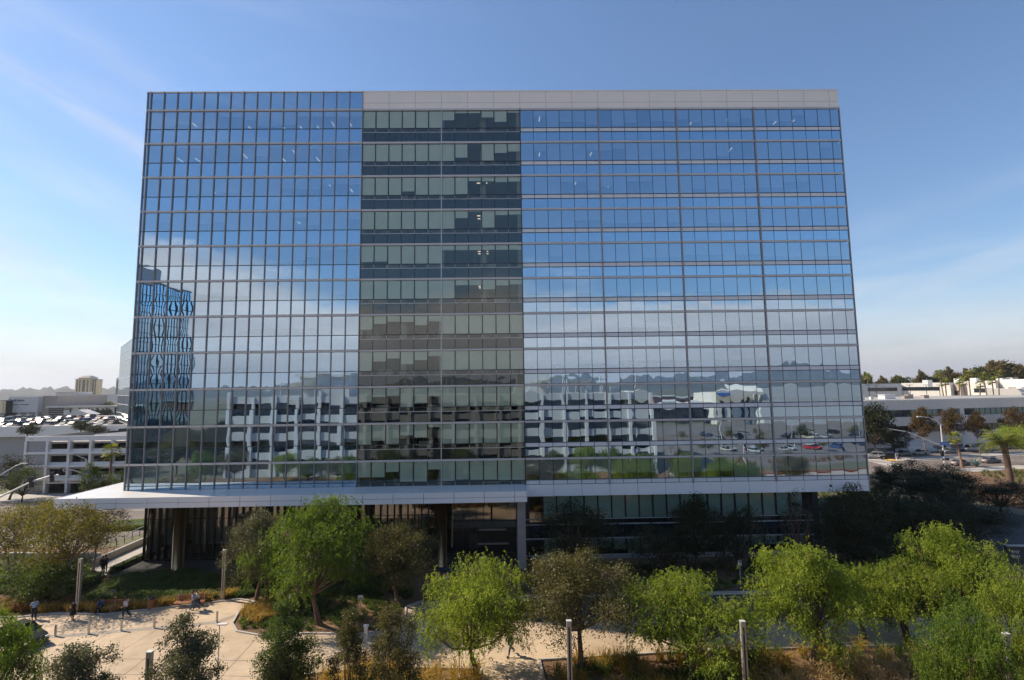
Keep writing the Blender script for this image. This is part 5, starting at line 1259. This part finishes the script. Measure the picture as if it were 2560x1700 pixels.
# gabled hut and umbrellas
(x,y),h=near(207,1045,235); t=thing('gabled_hut','pale hut with low gabled roof beyond the rooftop cars','hut',(x,y,5.2),.1)
m=MB(); m.box(-5,5,-3,3,0,5.0); m.build('wall','white_wall',t); m=MB(); m.add([(-5.6,-3.4,4.9),(5.6,-3.4,4.9),(5.6,3.4,4.9),(-5.6,3.4,4.9),(0,-3.4,7.2),(0,3.4,7.2)],[(0,1,4),(2,3,5),(0,4,5,3),(1,2,5,4),(0,3,2,1)]); m.build('roof','roof_white',t)
for i,(px,py,lab) in enumerate(((181,1048,'cream patio umbrella left before the hut'),(236,1045,'cream patio umbrella right of the hut'),(268,1043,'cream patio umbrella nearest the tower'))):
    (x,y),h=near(px,py,225); t=thing('umbrella',lab,'umbrella',(x,y,5.5)); m=MB(); m.tube((0,0,0),(0,0,3),.06,n=6); m.build('pole','galv',t); m=MB(); m.lathe((0,0,2.3),[(2.9,0),(1.4,.5),(.05,.95)],8); m.build('canopy','umbrella_cloth',t)
# white low building with lettering
def P300(px,py,d=300): (x,y),h=near(px,py,d); return x,y,h
def bld(name,lab,cat='building'): return thing(name,lab,cat,(0,0,0))
x0,y0,z0_=P300(22,993,290); x1=P300(95,993,290)[0]; x2=P300(243,1003,290)[0]; x3=P300(300,1003,290)[0]
b=bld('retail_block','long low grey and taupe retail block with dark lettering, far left')
m=MB(); m.box(x0,x1,y0,y0+40,9.5,z0_+.3,0); m.box(x0+2,x1,y0+2,y0+40,4.9,9.5,1)
m.build('wall',['grey_wall','grey_block'],b)
for i in range(4): m=MB(); xx=x0+1+i*(x1-x0-2)/3; m.box(xx-.4,xx+.4,y0+.5,y0+1.5,4.9,9.5); m.build('column','white_wall',b)
m=MB(); m.box(x1,x2-26,y0+3,y0+40,4.9,z0_+.5); m.build('taupe_wall','taupe_wall',b)
m=MB(); m.box(x1+3.5,x3+30,y0+1.2,y0+3.0,12.0,12.9); m.build('roof_edge','white_wall',b)
m=MB(); m.box(x1+4,x1+13,y0+2.6,y0+2.9,5.5,12.0); w_=m.build('window','dark_glass_flat',b); m=MB()
for k in range(5): m.box(x1+4,x1+13,y0+2.45,y0+2.6,6+k*1.25,6.15+k*1.25)
m.build('frame','mullion_pale',w_)
m=MB(); m.box(x1+13,x3+30,y0+2.4,y0+40,4.9,12.2); m.build('white_wall','white_wall',b)
for i in range(7): m=MB(); xx=x1+17+i*5.2; m.box(xx-.45,xx+.45,y0+2.2,y0+2.5,7.2,11.6); m.build('window','dark_glass_flat',b)
text('CareFusion',2.0,'lettering','sign_dark',b,((x0+x1)/2-4,y0-.05,z0_-1.9),(PI/2,0,0),.05,True); text('CareFusion',1.3,'lettering','sign_dark',b,(x1+15.5,y0+2.3,11),(PI/2,0,0),.05,True)
m=MB(); m.box(x0+1,x0+6 ,y0-.06,y0,z0_-4.6,z0_-4.2); m.box(x0+7,x0+12,y0-.06,y0,z0_-4.6,z0_-4.2); m.build('small_lettering','sign_dark',b)
b=bld('corner_shop','small tan and dark shop block at the left edge beside the long retail block'); m=MB(); xa=P300(-30,995,285)[0]; m.box(xa,P300(12,995,285)[0],y0-6,y0+10,9.5,16.2,0); m.box(P300(12,995,285)[0],x0-.3,y0-4,y0+10,4.9,16.2,1); m.box(xa,P300(12,995,285)[0],y0-5,y0+9,4.9,9.5,1); m.build('wall',['tan_wall','taupe_wall'],b); m=MB(); m.box(xa-1,x0-.2,y0-7,y0+11,16.2,16.8); m.build('roof','roof_grey',b)
# rear roofs
b=bld('rear_block','pale stepped roof building behind the retail block'); a=P300(140,982,420); c=P300(232,984,420); m=MB(); m.box(a[0],a[0]+14,a[1],a[1]+20,6,a[2],0); m.box(a[0]+14,P300(300,986,420)[0],a[1]+4,a[1]+30,6,P300(232,986,420)[2],0); m.build('wall','white_wall',b); m=MB(); m.box(a[0]-.5,a[0]+14.5,a[1]-.5,a[1]+20,a[2],a[2]+.5); m.build('roof','roof_white',b)
(x,y),h=near(258,976,330); tree('oakZ','garden_tree','rounded olive tree behind the retail block near the tan tower',(x,y),(2.4,2.4,1.9),1,**dict(JAC,seed=95,lsize=.45,nl=6000))
for i,px in enumerate((215,230,244,258,273)):
    (x,y),h=near(px,1021,281); tree('wallT','wall_tree','dark clipped tree, number %s of five along the white retail wall'%('one','two','three','four','five')[i],(x,y),(1,1,1),i,group='trees along the white wall',**dict(DK,seed=96,h=6.5,rad=1.9,nl=2600,lsize=.35,base=.5)).location.z=4.9
hz=np.random.default_rng(3)
for i,px in enumerate((178,195,228,262)):
    (x,y),h=near(px,1052,222); tree('lotT','lot_tree','low dark green bush beyond the rooftop cars, %s one'%('leftmost','second','third','rightmost')[i],(x,y),(1.3,1.3,.8),i,group='bushes before the hut',**dict(DK,seed=97,h=4,rad=2.2,nl=2600,lsize=.35,base=.2)).location.z=5
poly('lawn',[P300(10,1060,230)[:2],P300(95,1050,230)[:2],P300(95,1048,255)[:2],P300(0,1050,255)[:2]],5.25,'agave').active_material=MT['leaf_green']
# tan tower block
def towerblk(name,lab,px0,px1,pyt,d,wallm,storeys,z=15):
    b=bld(name,lab); a=P300(px0,pyt,d); c=P300(px1,pyt,d); W=c[0]-a[0]; top=a[2]; m=MB(); yy=a[1]
    # polygonal plan with bays
    m.box(a[0],a[0]+W*.45,yy+4,yy+12,z,top-1.5); m.box(a[0]+W*.25,a[0]+W*.75,yy,yy+12,z,top); m.box(a[0]+W*.6,c[0],yy+3,yy+11,z,top-2.5); m.build('wall',wallm,b)
    for k in range(storeys):
        zz=z+2+(top-z-4)*k/storeys; m=MB()
        for i,(f0,f1,yo) in enumerate(((.06,.12,3.9),(.16,.22,3.9),(.30,.36,-.1),(.44,.56,-.1),(.64,.70,-.1),(.80,.86,2.9),(.90,.95,2.9))): m.box(a[0]+W*f0,a[0]+W*f1,yy+yo,yy+yo+.2,zz,zz+1.8)
        m.build('window','dark_glass_flat',b)
    m=MB(); m.add([(a[0]+W*.22,yy-1,top),(a[0]+W*.78,yy-1,top),(a[0]+W*.78,yy+13,top),(a[0]+W*.22,yy+13,top),(a[0]+W*.38,yy+4,top+2.8),(a[0]+W*.62,yy+4,top+2.8),(a[0]+W*.62,yy+9,top+2.8),(a[0]+W*.38,yy+9,top+2.8)],[(0,1,5,4),(1,2,6,5),(2,3,7,6),(3,0,4,7),(4,5,6,7)]); m.box(a[0]-.4,a[0]+W*.3,yy+3.5,yy+12.5,top-1.5,top-1.0); m.box(a[0]+W*.7,c[0]+.4,yy+2.5,yy+11.5,top-2.5,top-1.8); m.build('roof','roof_grey',b); return b
towerblk('apartment_tower','tan stepped apartment tower with domed roof on the left horizon',182,238,945,600,'tan_wall',9)
towerblk('apartment_tower','narrow sand coloured apartment tower beside the glass wall on the left',288,300,947,600,'sand_wall',9)
# glass building peeking left of the tower
b=bld('glass_annex','pale mirror glass building peeking out left behind the tower'); A=P300(302,868,150); Bq=P300(345,850,118)
m=MB(); n_=14
zt_=A[2]; d_=Vector((Bq[0]-A[0],Bq[1]-A[1])); 
for k in range(n_):
    za=zt_*k/n_; zb2=zt_*(k+1)/n_-.15
    m.quad((A[0],A[1],za),(Bq[0],Bq[1],za),(Bq[0],Bq[1],zb2),(A[0],A[1],zb2))
m.build('glazing','glass_pale',b); m=MB()
nn=Vector((-d_.y,d_.x)).normalized()
for k in range(n_+1): z_=zt_*k/n_; m.obox(((A[0]+Bq[0])/2+nn.x*.25,(A[1]+Bq[1])/2+nn.y*.25),(d_.normalized().x,d_.normalized().y),d_.length/2,.3,max(0,z_-.14),z_+.02)
m.build('floor_band','band',b); m=MB(); m.add([(A[0]+nn.x*.6,A[1]+nn.y*.6,0),(Bq[0]+nn.x*.6,Bq[1]+nn.y*.6,0),(Bq[0]+nn.x*.6,Bq[1]+nn.y*.6,zt_),(A[0]+nn.x*.6,A[1]+nn.y*.6,zt_),(A[0]+40,A[1]+30,0),(A[0]+40,A[1]+30,zt_)],[(0,1,2,3),(0,3,5,4),(1,4,5,2),(3,2,5)]); m.build('core_wall','grey_wall',b)
m=MB(); m.tube((A[0]+.5,A[1]-2,0),(A[0]+.5,A[1]-2,9),.5,n=12); m.tube((A[0]+5,A[1]-4,0),(A[0]+5,A[1]-4,9),.5,n=12); m.build('column','white_conc',b)
# ---------------------------------------------------------------- right background
ob=thing('office_block','two storey beige office block with dark ribbon windows across the right street','office block',(118.8,86,-1.15),.2)
m=MB(); m.box(-28,90,0,30,12.9,15.7,0); m.box(-28,90,.02,30,8.2,10.8,0); m.box(-28,90,.02,30,2.2,6.2,0); m.box(-28,90,1.2,29,0,15,1)
m.build('wall',['sand_wall','grey_block'],ob); MT['sand_wall'].name
for xx in (31,37.5,70): m=MB(); m.box(xx,xx+1.6,-.05,1.3,0,12.9); m.build('pier','grey_wall',ob)
for (a,b_) in ((-27,12),(12.4,30.6),(33,37),(39.6,69.5),(72,89)):
    for z_,z2 in ((10.85,12.85),(6.25,8.15)):
        m=MB(); m.box(a,b_,.7,.8,z_,z2); w_=m.build('window','glass_mirror' if (a>0 and z_>10) else 'glass_dark',ob); m=MB()
        x_=a
        while x_<b_: m.box(x_-.04,x_+.04,.62,.7,z_,z2); x_+=2.2
        m.build('frame','mullion_dark',w_)
m=MB(); m.box(-28,90,0.4,30,15.7,15.85); m.build('roof','roof_grey',ob)
m=MB(); 
for k in range(5): m.box(10+k*1.6,22,-5+k*.9,-.1,0,1.0+(5-k)*.0+k*.9)
m.build('stair_wall','grey_wall',ob)
for i,(xx,yy,s_,hh,mt) in enumerate(((8,6,.8,1.3,'white_wall'),(21,9,2.0,1.4,'galv'),(27,8,.9,.9,'taupe_wall'),(31,10,1.0,1.2,'taupe_wall'),(36,9,1.0,.9,'taupe_wall'),(14,8,.5,.8,'white_wall'))):
    m=MB(); m.box(xx-s_,xx+s_,yy-s_*.6,yy+s_*.6,15.85,15.85+hh); m.box(xx-s_*1.1,xx+s_*1.1,yy-s_*.7,yy+s_*.7,15.85+hh,15.95+hh); m.build('rooftop_unit',mt,ob)
# white sunlit block further back
wb=thing('white_block','sunlit white low block with ribbon windows behind the beige office block','office block',(0,0,0))
def seg(px0,px1,py,d0,d1,zb_,nm,mat,wins=()):
    a=P300(px0,py,d0); c=P300(px1,py,d1); u=Vector((c[0]-a[0],c[1]-a[1])); L_=u.length; u.normalize(); n=Vector((u.y,-u.x)); 
    if n.dot(Vector((CAM[0]-a[0],CAM[1]-a[1])))<0: n=-n
    top=a[2]; cx,cy=(a[0]+c[0])/2,(a[1]+c[1])/2; m=MB(); m.obox((cx-n.x*8,cy-n.y*8),(u.x,u.y),L_/2,8,zb_,top); o=m.build(nm,mat,wb)
    for (f0,f1,z1,z2) in wins:
        m=MB(); f=(f0+f1)/2; m.obox((a[0]+u.x*L_*f+n.x*.02,a[1]+u.y*L_*f+n.y*.02),(u.x,u.y),L_*(f1-f0)/2,.06,top-z1,top-z2); m.build('window','dark_glass_flat',wb)
seg(2140,2253,960,240,240,2,'shaded_wall','grey_wall',[(.25,.9,3.6,1.9)])  # grey replaces white here, putting this face's shade into its colour
seg(2253,2354,957.8,241,228,2,'sunlit_wall','white_wall',[(.02,.93,3.6,1.9)])
seg(2354,2375,958,228,225,2,'sunlit_wall','white_wall'); seg(2372,2400,960,229,222,2,'recess_wall','taupe_wall',[(.5,.9,5,3)])
seg(2398,2488,953,224,212,2,'sunlit_wall','white_wall',[(.4,.9,5.0,3.2)]); seg(2488,2620,949,214,196,2,'sunlit_wall','white_wall',[(.05,.18,5,3.4),(.25,.4,5,3.4),(.5,.8,5,3.4)])
seg(2465,2640,972,200,186,2,'terrace_wall','white_wall')
for i,(px,py,s_) in enumerate(((2320,950,1.0),(2398,946,.8),(2440,945,1.0),(2510,945,1.8),(2532,944,1.3))):
    a=P300(px,py,226); m=MB(); m.box(a[0]-s_,a[0]+s_,a[1]-1,a[1]+2,a[2]-3,a[2]); m.build('rooftop_unit','galv',wb)
for px in (2172,2190,2274,2315,2348):
    (x,y),h=near(px,963,215); t=thing('lot_lamp','thin dark parking lot lamp before the white block, %s'%{2172:'nearest the tower',2190:'with double head',2274:'at the start of the sunlit wall',2315:'in the middle of the long window',2348:'left of the palms'}[px],'street lamp',(x,y,5)); m=MB(); m.tube((0,0,0),(0,0,h-5),.12,n=6); m.build('pole','black_metal',t); m=MB(); m.box(-1.3,1.3,-.2,.2,h-5,h-4.8); m.build('lamp_head','black_metal',t)
# ---------------------------------------------------------------- hills all round
def hill(name,az0,az1,d,hf,mat,seed,depth=400):
    rr=np.random.default_rng(seed); n=220; m=MB(); prof=[]
    ph=rr.uniform(0,6.28,10)
    for i in range(n+1):
        a=az0+(az1-az0)*i/n; f=sum(math.sin(a*(3.1*1.7**k)+ph[k])/(1.45**k) for k in range(8))/2.4
        prof.append((a,hf(a)*(1+.17*f)))
    P=[]
    for j,(rd,hh) in enumerate(((0,0),(.25,.45),(.6,.85),(1,1),(1.6,.6),(2.4,-.1))):
        for a,h in prof:
            P.append((16.93+(d+depth*rd)*math.sin(a),-58.3+(d+depth*rd)*math.cos(a),h*hh*(1+.10*rr.normal())-1))
    F=[]
    for j in range(5):
        for i in range(n): F.append((j*(n+1)+i,j*(n+1)+i+1,(j+1)*(n+1)+i+1,(j+1)*(n+1)+i))
    m.add(P,F); o=m.build(name,mat,smooth=True); o['kind']='structure'; return o
hill('hills',-1.15,-.35,2300,lambda a:40,'hill_far',1); hill('hills',-.35,1.3,3600,lambda a:40,'hill_far',2)
hill('hills',PI-1.25,PI+.2,5200,lambda a:150+90*math.exp(-((a-(PI-.55))/.06)**2),'hill_far',3,900); hill('hills',PI+.1,PI+1.25,3800,lambda a:62,'hill_far',4,700)
hill('hills',PI-1.3,PI+1.3,2600,lambda a:36,'hill_far',5,400)
# ---------------------------------------------------------------- what stands behind the viewpoint and shows in the glass
rb_=thing('rooftop_building','white concrete framed building with dark ribbon windows and rooftop shade sails mirrored in the glass','building',(0,0,0))
BX0,BX1,BY=-47.5,52.0,-59.9
m=MB()
for k in range(5):
    zt_=18.3-4.15*k; m.box(BX0,BX1,BY-.4,BY,zt_-1.75,zt_)
m.build('spandrel','white_conc',rb_)
i=0; xx=BX0
while xx<=BX1-.5:
    m=MB(); m.box(xx,xx+.75,BY-.4,BY+.35,0,18.35+(.0 if i%4 else 1.2)); m.build('pilaster','panel',rb_); xx+=5.2; i+=1
m=MB()
for k in range(5): m.box(BX0+.1,BX1-.1,BY-1.1,BY-.9,18.3-4.15*k-4.15,18.3-4.15*k-1.7)
m.build('window','glass_dark',rb_)
m=MB(); m.box(BX0+.3,BX1-.3,BY-28,BY-1.2,0,17.0); m.box(BX0,BX1,BY-28.4,BY-28,0,18.3); m.box(BX0,BX0+.3,BY-28,BY-.4,0,18.3); m.box(BX1-.3,BX1,BY-28,BY-.4,0,18.3); m.build('side_wall','white_conc',rb_)
m=MB(); m.box(BX0+.3,BX1-.3,BY-28,BY-.4,17.0,17.3); m.build('roof_deck','roof_white',rb_)
m=MB(); m.box(BX0+12,BX0+24,-82,-72,17.3,23.4,0); m.box(BX0+11,BX0+25,-83,-71,23.4,24.2,1); m.build('penthouse',['grey_wall','white_conc'],rb_)
m=MB(); m.box(20,29,-84,-74,17.3,24.6); m.build('penthouse','grey_wall',rb_)
sr=random.Random(9)
for i,(sx) in enumerate((-34,-12,-2,8,27,36,45)):
    m=MB(); 
    for dx,dz in ((-4,4.2),(4.5,5.4)): m.tube((sx+dx,-66,17.3),(sx+dx+.3,-65.6,17.3+dz),.11,n=8); 
    m.tube((sx,-77,17.3),(sx,-77,21),.11,n=8); m.build('mast','white_conc',rb_)
    n=6; P=[];F=[]
    A_=(Vector((sx-4,-65.8,21.3)),Vector((sx+4.7,-65.6,22.5)),Vector((sx,-77,20.8)))
    for a in range(n+1):
        for b2 in range(n+1-a):
            u,v=a/n,b2/n; p=A_[0]*(1-u-v)+A_[1]*u+A_[2]*v; sag=1.4*((1-u-v)*u+(1-u-v)*v+u*v)*1.5; P.append((p.x*(1-.0)+0,p.y,p.z-sag))
    def id_(a,b2): return sum(n+1-k for k in range(a))+b2
    for a in range(n):
        for b2 in range(n-a):
            F.append((id_(a,b2),id_(a+1,b2),id_(a,b2+1)))
            if b2<n-a-1: F.append((id_(a+1,b2),id_(a+1,b2+1),id_(a,b2+1)))
    m=MB(); m.add(P,F); m.build('shade_sail','sail',rb_,smooth=True)
# mirror glass tower
mt=thing('mirrored_tower','tall blue glass tower mirrored in the left bays of the front','glass tower',(-121,-146,0),math.atan2(-161+132,-118+124))
# local x runs along the visible face
m=MB()
for i in range(-4,6):
    for k in range(16): pane(m,i*4.7-14.8,i*4.7-14.8+4.6,k*3.9,k*3.9+3.75,0,.0008,tr,2,2)
m.build('glazing','glass_mirror',mt); m=MB()
for i in range(-12,18): m.box(i*1.6-15.0,i*1.6-14.86,-.02,.25,0,63)
for k in range(17): m.box(-34,14,-.02,.16,k*3.9-.15,k*3.9+.05)
m.build('mullion','mullion_dark',mt); m=MB(); m.box(-34,13.5,-30,-.1,0,62.6); m.build('core_wall','glass_mirror',mt); m=MB(); m.box(-32,2,-26,-4,62.6,70); m.box(-34,14,-30,0.1,62.6,63); m.build('penthouse','grey_wall',mt)
# street, lot and cars
poly('rear_street',[(52,-40),(75,-38),(190,-62),(230,-80),(230,-92),(180,-74),(75,-52),(52,-54)],.012,'taupe_wall')
poly('rear_parking_lot',[(62,-62),(78,-62),(150,-78),(240,-100),(240,-200),(80,-200),(62,-120)],.010,'asphalt')
m=MB(); kerb([(64,-53),(75,-53),(180,-75),(230,-93)],.35,.16,0,m); kerb([(75,-37.5),(190,-61.5)],.35,.16,0,m); tag(m.build('red_kerb','red_kerb'),kind='structure')
for j,yy in enumerate((-92,-104,-122,-134)):
    for i in range(9):
        if cr.random()<.15: continue
        col=cr.choice(cols); typ=cr.choice(('sedan','hatch','suv','pickup')); xx=84+i*9+cr.uniform(-2,2)
        car(typ,col,'%s %s in the mirrored lot, %s place of the %s row'%(col,CT[typ],rowname(i),rowname(j)),(xx,yy-.12*(xx-84)),cr.choice((0,PI))+1.3,.02,'cars in the lot seen in the glass')
gb=thing('warehouse','big grey cube building with white entrance mirrored at the right of the front','warehouse',(0,0,0)); m=MB(); m.box(150,215,-245,-200,0,19); m.build('wall','grey_wall',gb); m=MB(); m.box(128,150,-240,-205,0,16.5); m.box(126,151,-203,-199,14.5,16.5); m.build('entrance','sand_wall',gb); m=MB(); m.box(128,134,-198.9,-198.7,15.1,15.8); m.build('sign_band','sign_blue',gb)
for i in range(4): m=MB(); m.box(130+i*5,131.2+i*5,-204.8,-204.6,0,13); m.build('window','dark_glass_flat',gb)
gb=thing('low_office','long low dark glazed office with white eaves mirrored in the middle right','office block',(0,0,0)); m=MB(); m.box(70,125,-250,-215,0,9.5); m.build('wall','glass_dark',gb); m=MB(); m.box(66,128,-252,-212,9.5,11); m.build('eaves','grey_wall',gb)
for i,(xx,yy,ww,hh,mt_) in enumerate(((-20,-330,60,8,'sand_wall'),(60,-360,70,9,'white_wall'),(150,-380,90,10,'roof_red'),(-110,-300,50,9,'sand_wall'),(30,-480,100,10,'white_wall'))):
    b=thing('distant_shed',('sand coloured shed far off, mirrored left of centre','long pale shed far off, mirrored behind the low office','red roofed shed far off, mirrored above the cube','sand shed far off beyond the mirrored tower','farthest white shed mirrored near the horizon')[i],'shed',(xx,yy,0)); m=MB(); m.box(0,ww,-20,0,0,hh); m.build('wall',mt_,b); m=MB(); m.box(-1,ww+1,-21,1,hh,hh+.8); m.build('roof','roof_white',b)
# trees mirrored in the lowest rows
mr=random.Random(21)
for i in range(17):
    xx=-46+i*7.2+mr.uniform(-1.5,1.5); 
    if 10<xx<16: xx-=4
    key,pr_=(('pepG',pg),('oakA',None),('pepA',pa))[i%3]
    h_=mr.uniform(.72,1.0); t=dup(TREES[key],loc=(xx,-51+mr.uniform(-4,3) if xx<48 else -34+mr.uniform(-4,3),0),rz=mr.random()*6,label='%s tree below the viewpoint mirrored low in the glass, number %d from the left'%(('green pepper','dark oak','lime pepper')[i%3],i+1)); t.scale=(.9,.9,h_); t['category']='tree'; t.name='pepper_tree' if i%3!=1 else 'oak_tree'; t['group']='trees below the viewpoint'
for i in range(26):
    xx=-170+i*5+mr.uniform(-2,2); yy=-70-mr.random()*90
    if xx>-52: xx+=105; yy=-205-mr.random()*40
    t=dup(TREES['dkA' if i%2 else 'dkQ'],loc=(xx,yy,0),rz=mr.random()*6,label='dark tree of the wooded slope behind the viewpoint, number %d'%(i+1),group='trees of the wooded slope'); t.scale=(1.6,1.6,1.1); t.name='slope_tree'; t['category']='tree'
for i in range(26):
    xx=-62-(i%9)*7+mr.uniform(-2,2); yy=-12-(i//9)*19+mr.uniform(-5,5)
    t=dup(TREES[('dkA','oakA','pepG')[i%3]],loc=(xx,yy,0),rz=mr.random()*6,label='leafy tree of the grove left of the view, mirrored in the left bays, number %d'%(i+1),group='grove mirrored in the left bays'); t.scale=(1.3,1.3,.9); t.name='grove_tree'; t['category']='tree'
for i in range(22):
    xx=-52-(i%8)*12+mr.uniform(-3,3); yy=-66-(i//8)*22+mr.uniform(-5,5)
    if yy<-112 and xx<-85: yy=-66
    t=dup(TREES[('dkA','oakA','dkQ')[i%3]],loc=(xx,yy,0),rz=mr.random()*6,label='dark slope tree mirrored beside the glass tower, number %d'%(i+1),group='trees beside the mirrored tower'); t.scale=(1.5,1.5,1.0); t.name='slope_tree'; t['category']='tree'
for i in range(16):
    xx=76+(i%8)*17+mr.uniform(-3,3); yy=-84-(i//8)*32-.15*(xx-76)
    t=dup(TREES[('jacA','oakC')[i%2]],loc=(xx,yy,0),rz=mr.random()*6,label='small tree on a planted island of the mirrored lot, number %d'%(i+1),group='trees of the mirrored lot'); t.scale=(.55,.55,.62); t.name='lot_tree'; t['category']='tree'
for i in range(6):
    xx=84+i*24; yy=-97-.15*(xx-76); t=thing('lot_lamp','pale lamp post of the mirrored lot, number %d'%(i+1),'street lamp',(xx,yy,0),0,'lamps of the mirrored lot'); m=MB(); m.tube((0,0,0),(0,0,8.5),.1,n=6); m.build('pole','white_conc',t); m=MB(); m.box(-1.2,1.2,-.2,.2,8.4,8.6); m.build('lamp_head','white_conc',t)
grass('ornamental_grass','rust coloured grass strips of the mirrored lot',scatter([(66,-64),(150,-80),(225,-98),(222,-103),(150,-84),(66,-68)],260),'grass_red',gr,1.2,30,.5)
# flag
t=thing('flagpole','white flagpole with striped flag mirrored in the right lower glass','flagpole',(61.5,-36.5,0)); m=MB(); m.tube((0,0,0),(0,0,9.2),.09,.05,n=10); m.lathe((0,0,9.2),[(.01,0),(.09,.08),(.01,.16)],8); m.build('pole','white_conc',t)
m=MB(); n=10
for k in range(7):
    for i in range(n):
        z1=8.9-k*.2; f=lambda q:(.08+.9*q/n,.12*math.sin(q*1.3),-.9*(q/n)**1.4)
        a=f(i);b=f(i+1); mat_=2 if (k<4 and i<4) else (k%2)
        m.quad((a[0],a[1],z1-.2+a[2]),(b[0],b[1],z1-.2+b[2]),(b[0],b[1],z1+b[2]),(a[0],a[1],z1+a[2]),mat_)
m.build('flag',['flag_red','sign_white','flag_blue'],t)
# haze
m=MB(); m.box(-9500,9500,-9500,9500,-3,330); o=m.build('haze',bpy.data.materials.new('air')); o['kind']='stuff'
am=o.data.materials[0]; am.use_nodes=True; n_=am.node_tree.nodes; n_.clear(); oo=n_.new('ShaderNodeOutputMaterial'); v=n_.new('ShaderNodeVolumePrincipled'); v.inputs['Color'].default_value=(.80,.88,1,1); v.inputs['Density'].default_value=HAZE; v.inputs['Anisotropy'].default_value=.3; am.node_tree.links.new(v.outputs[0],oo.inputs['Volume'])
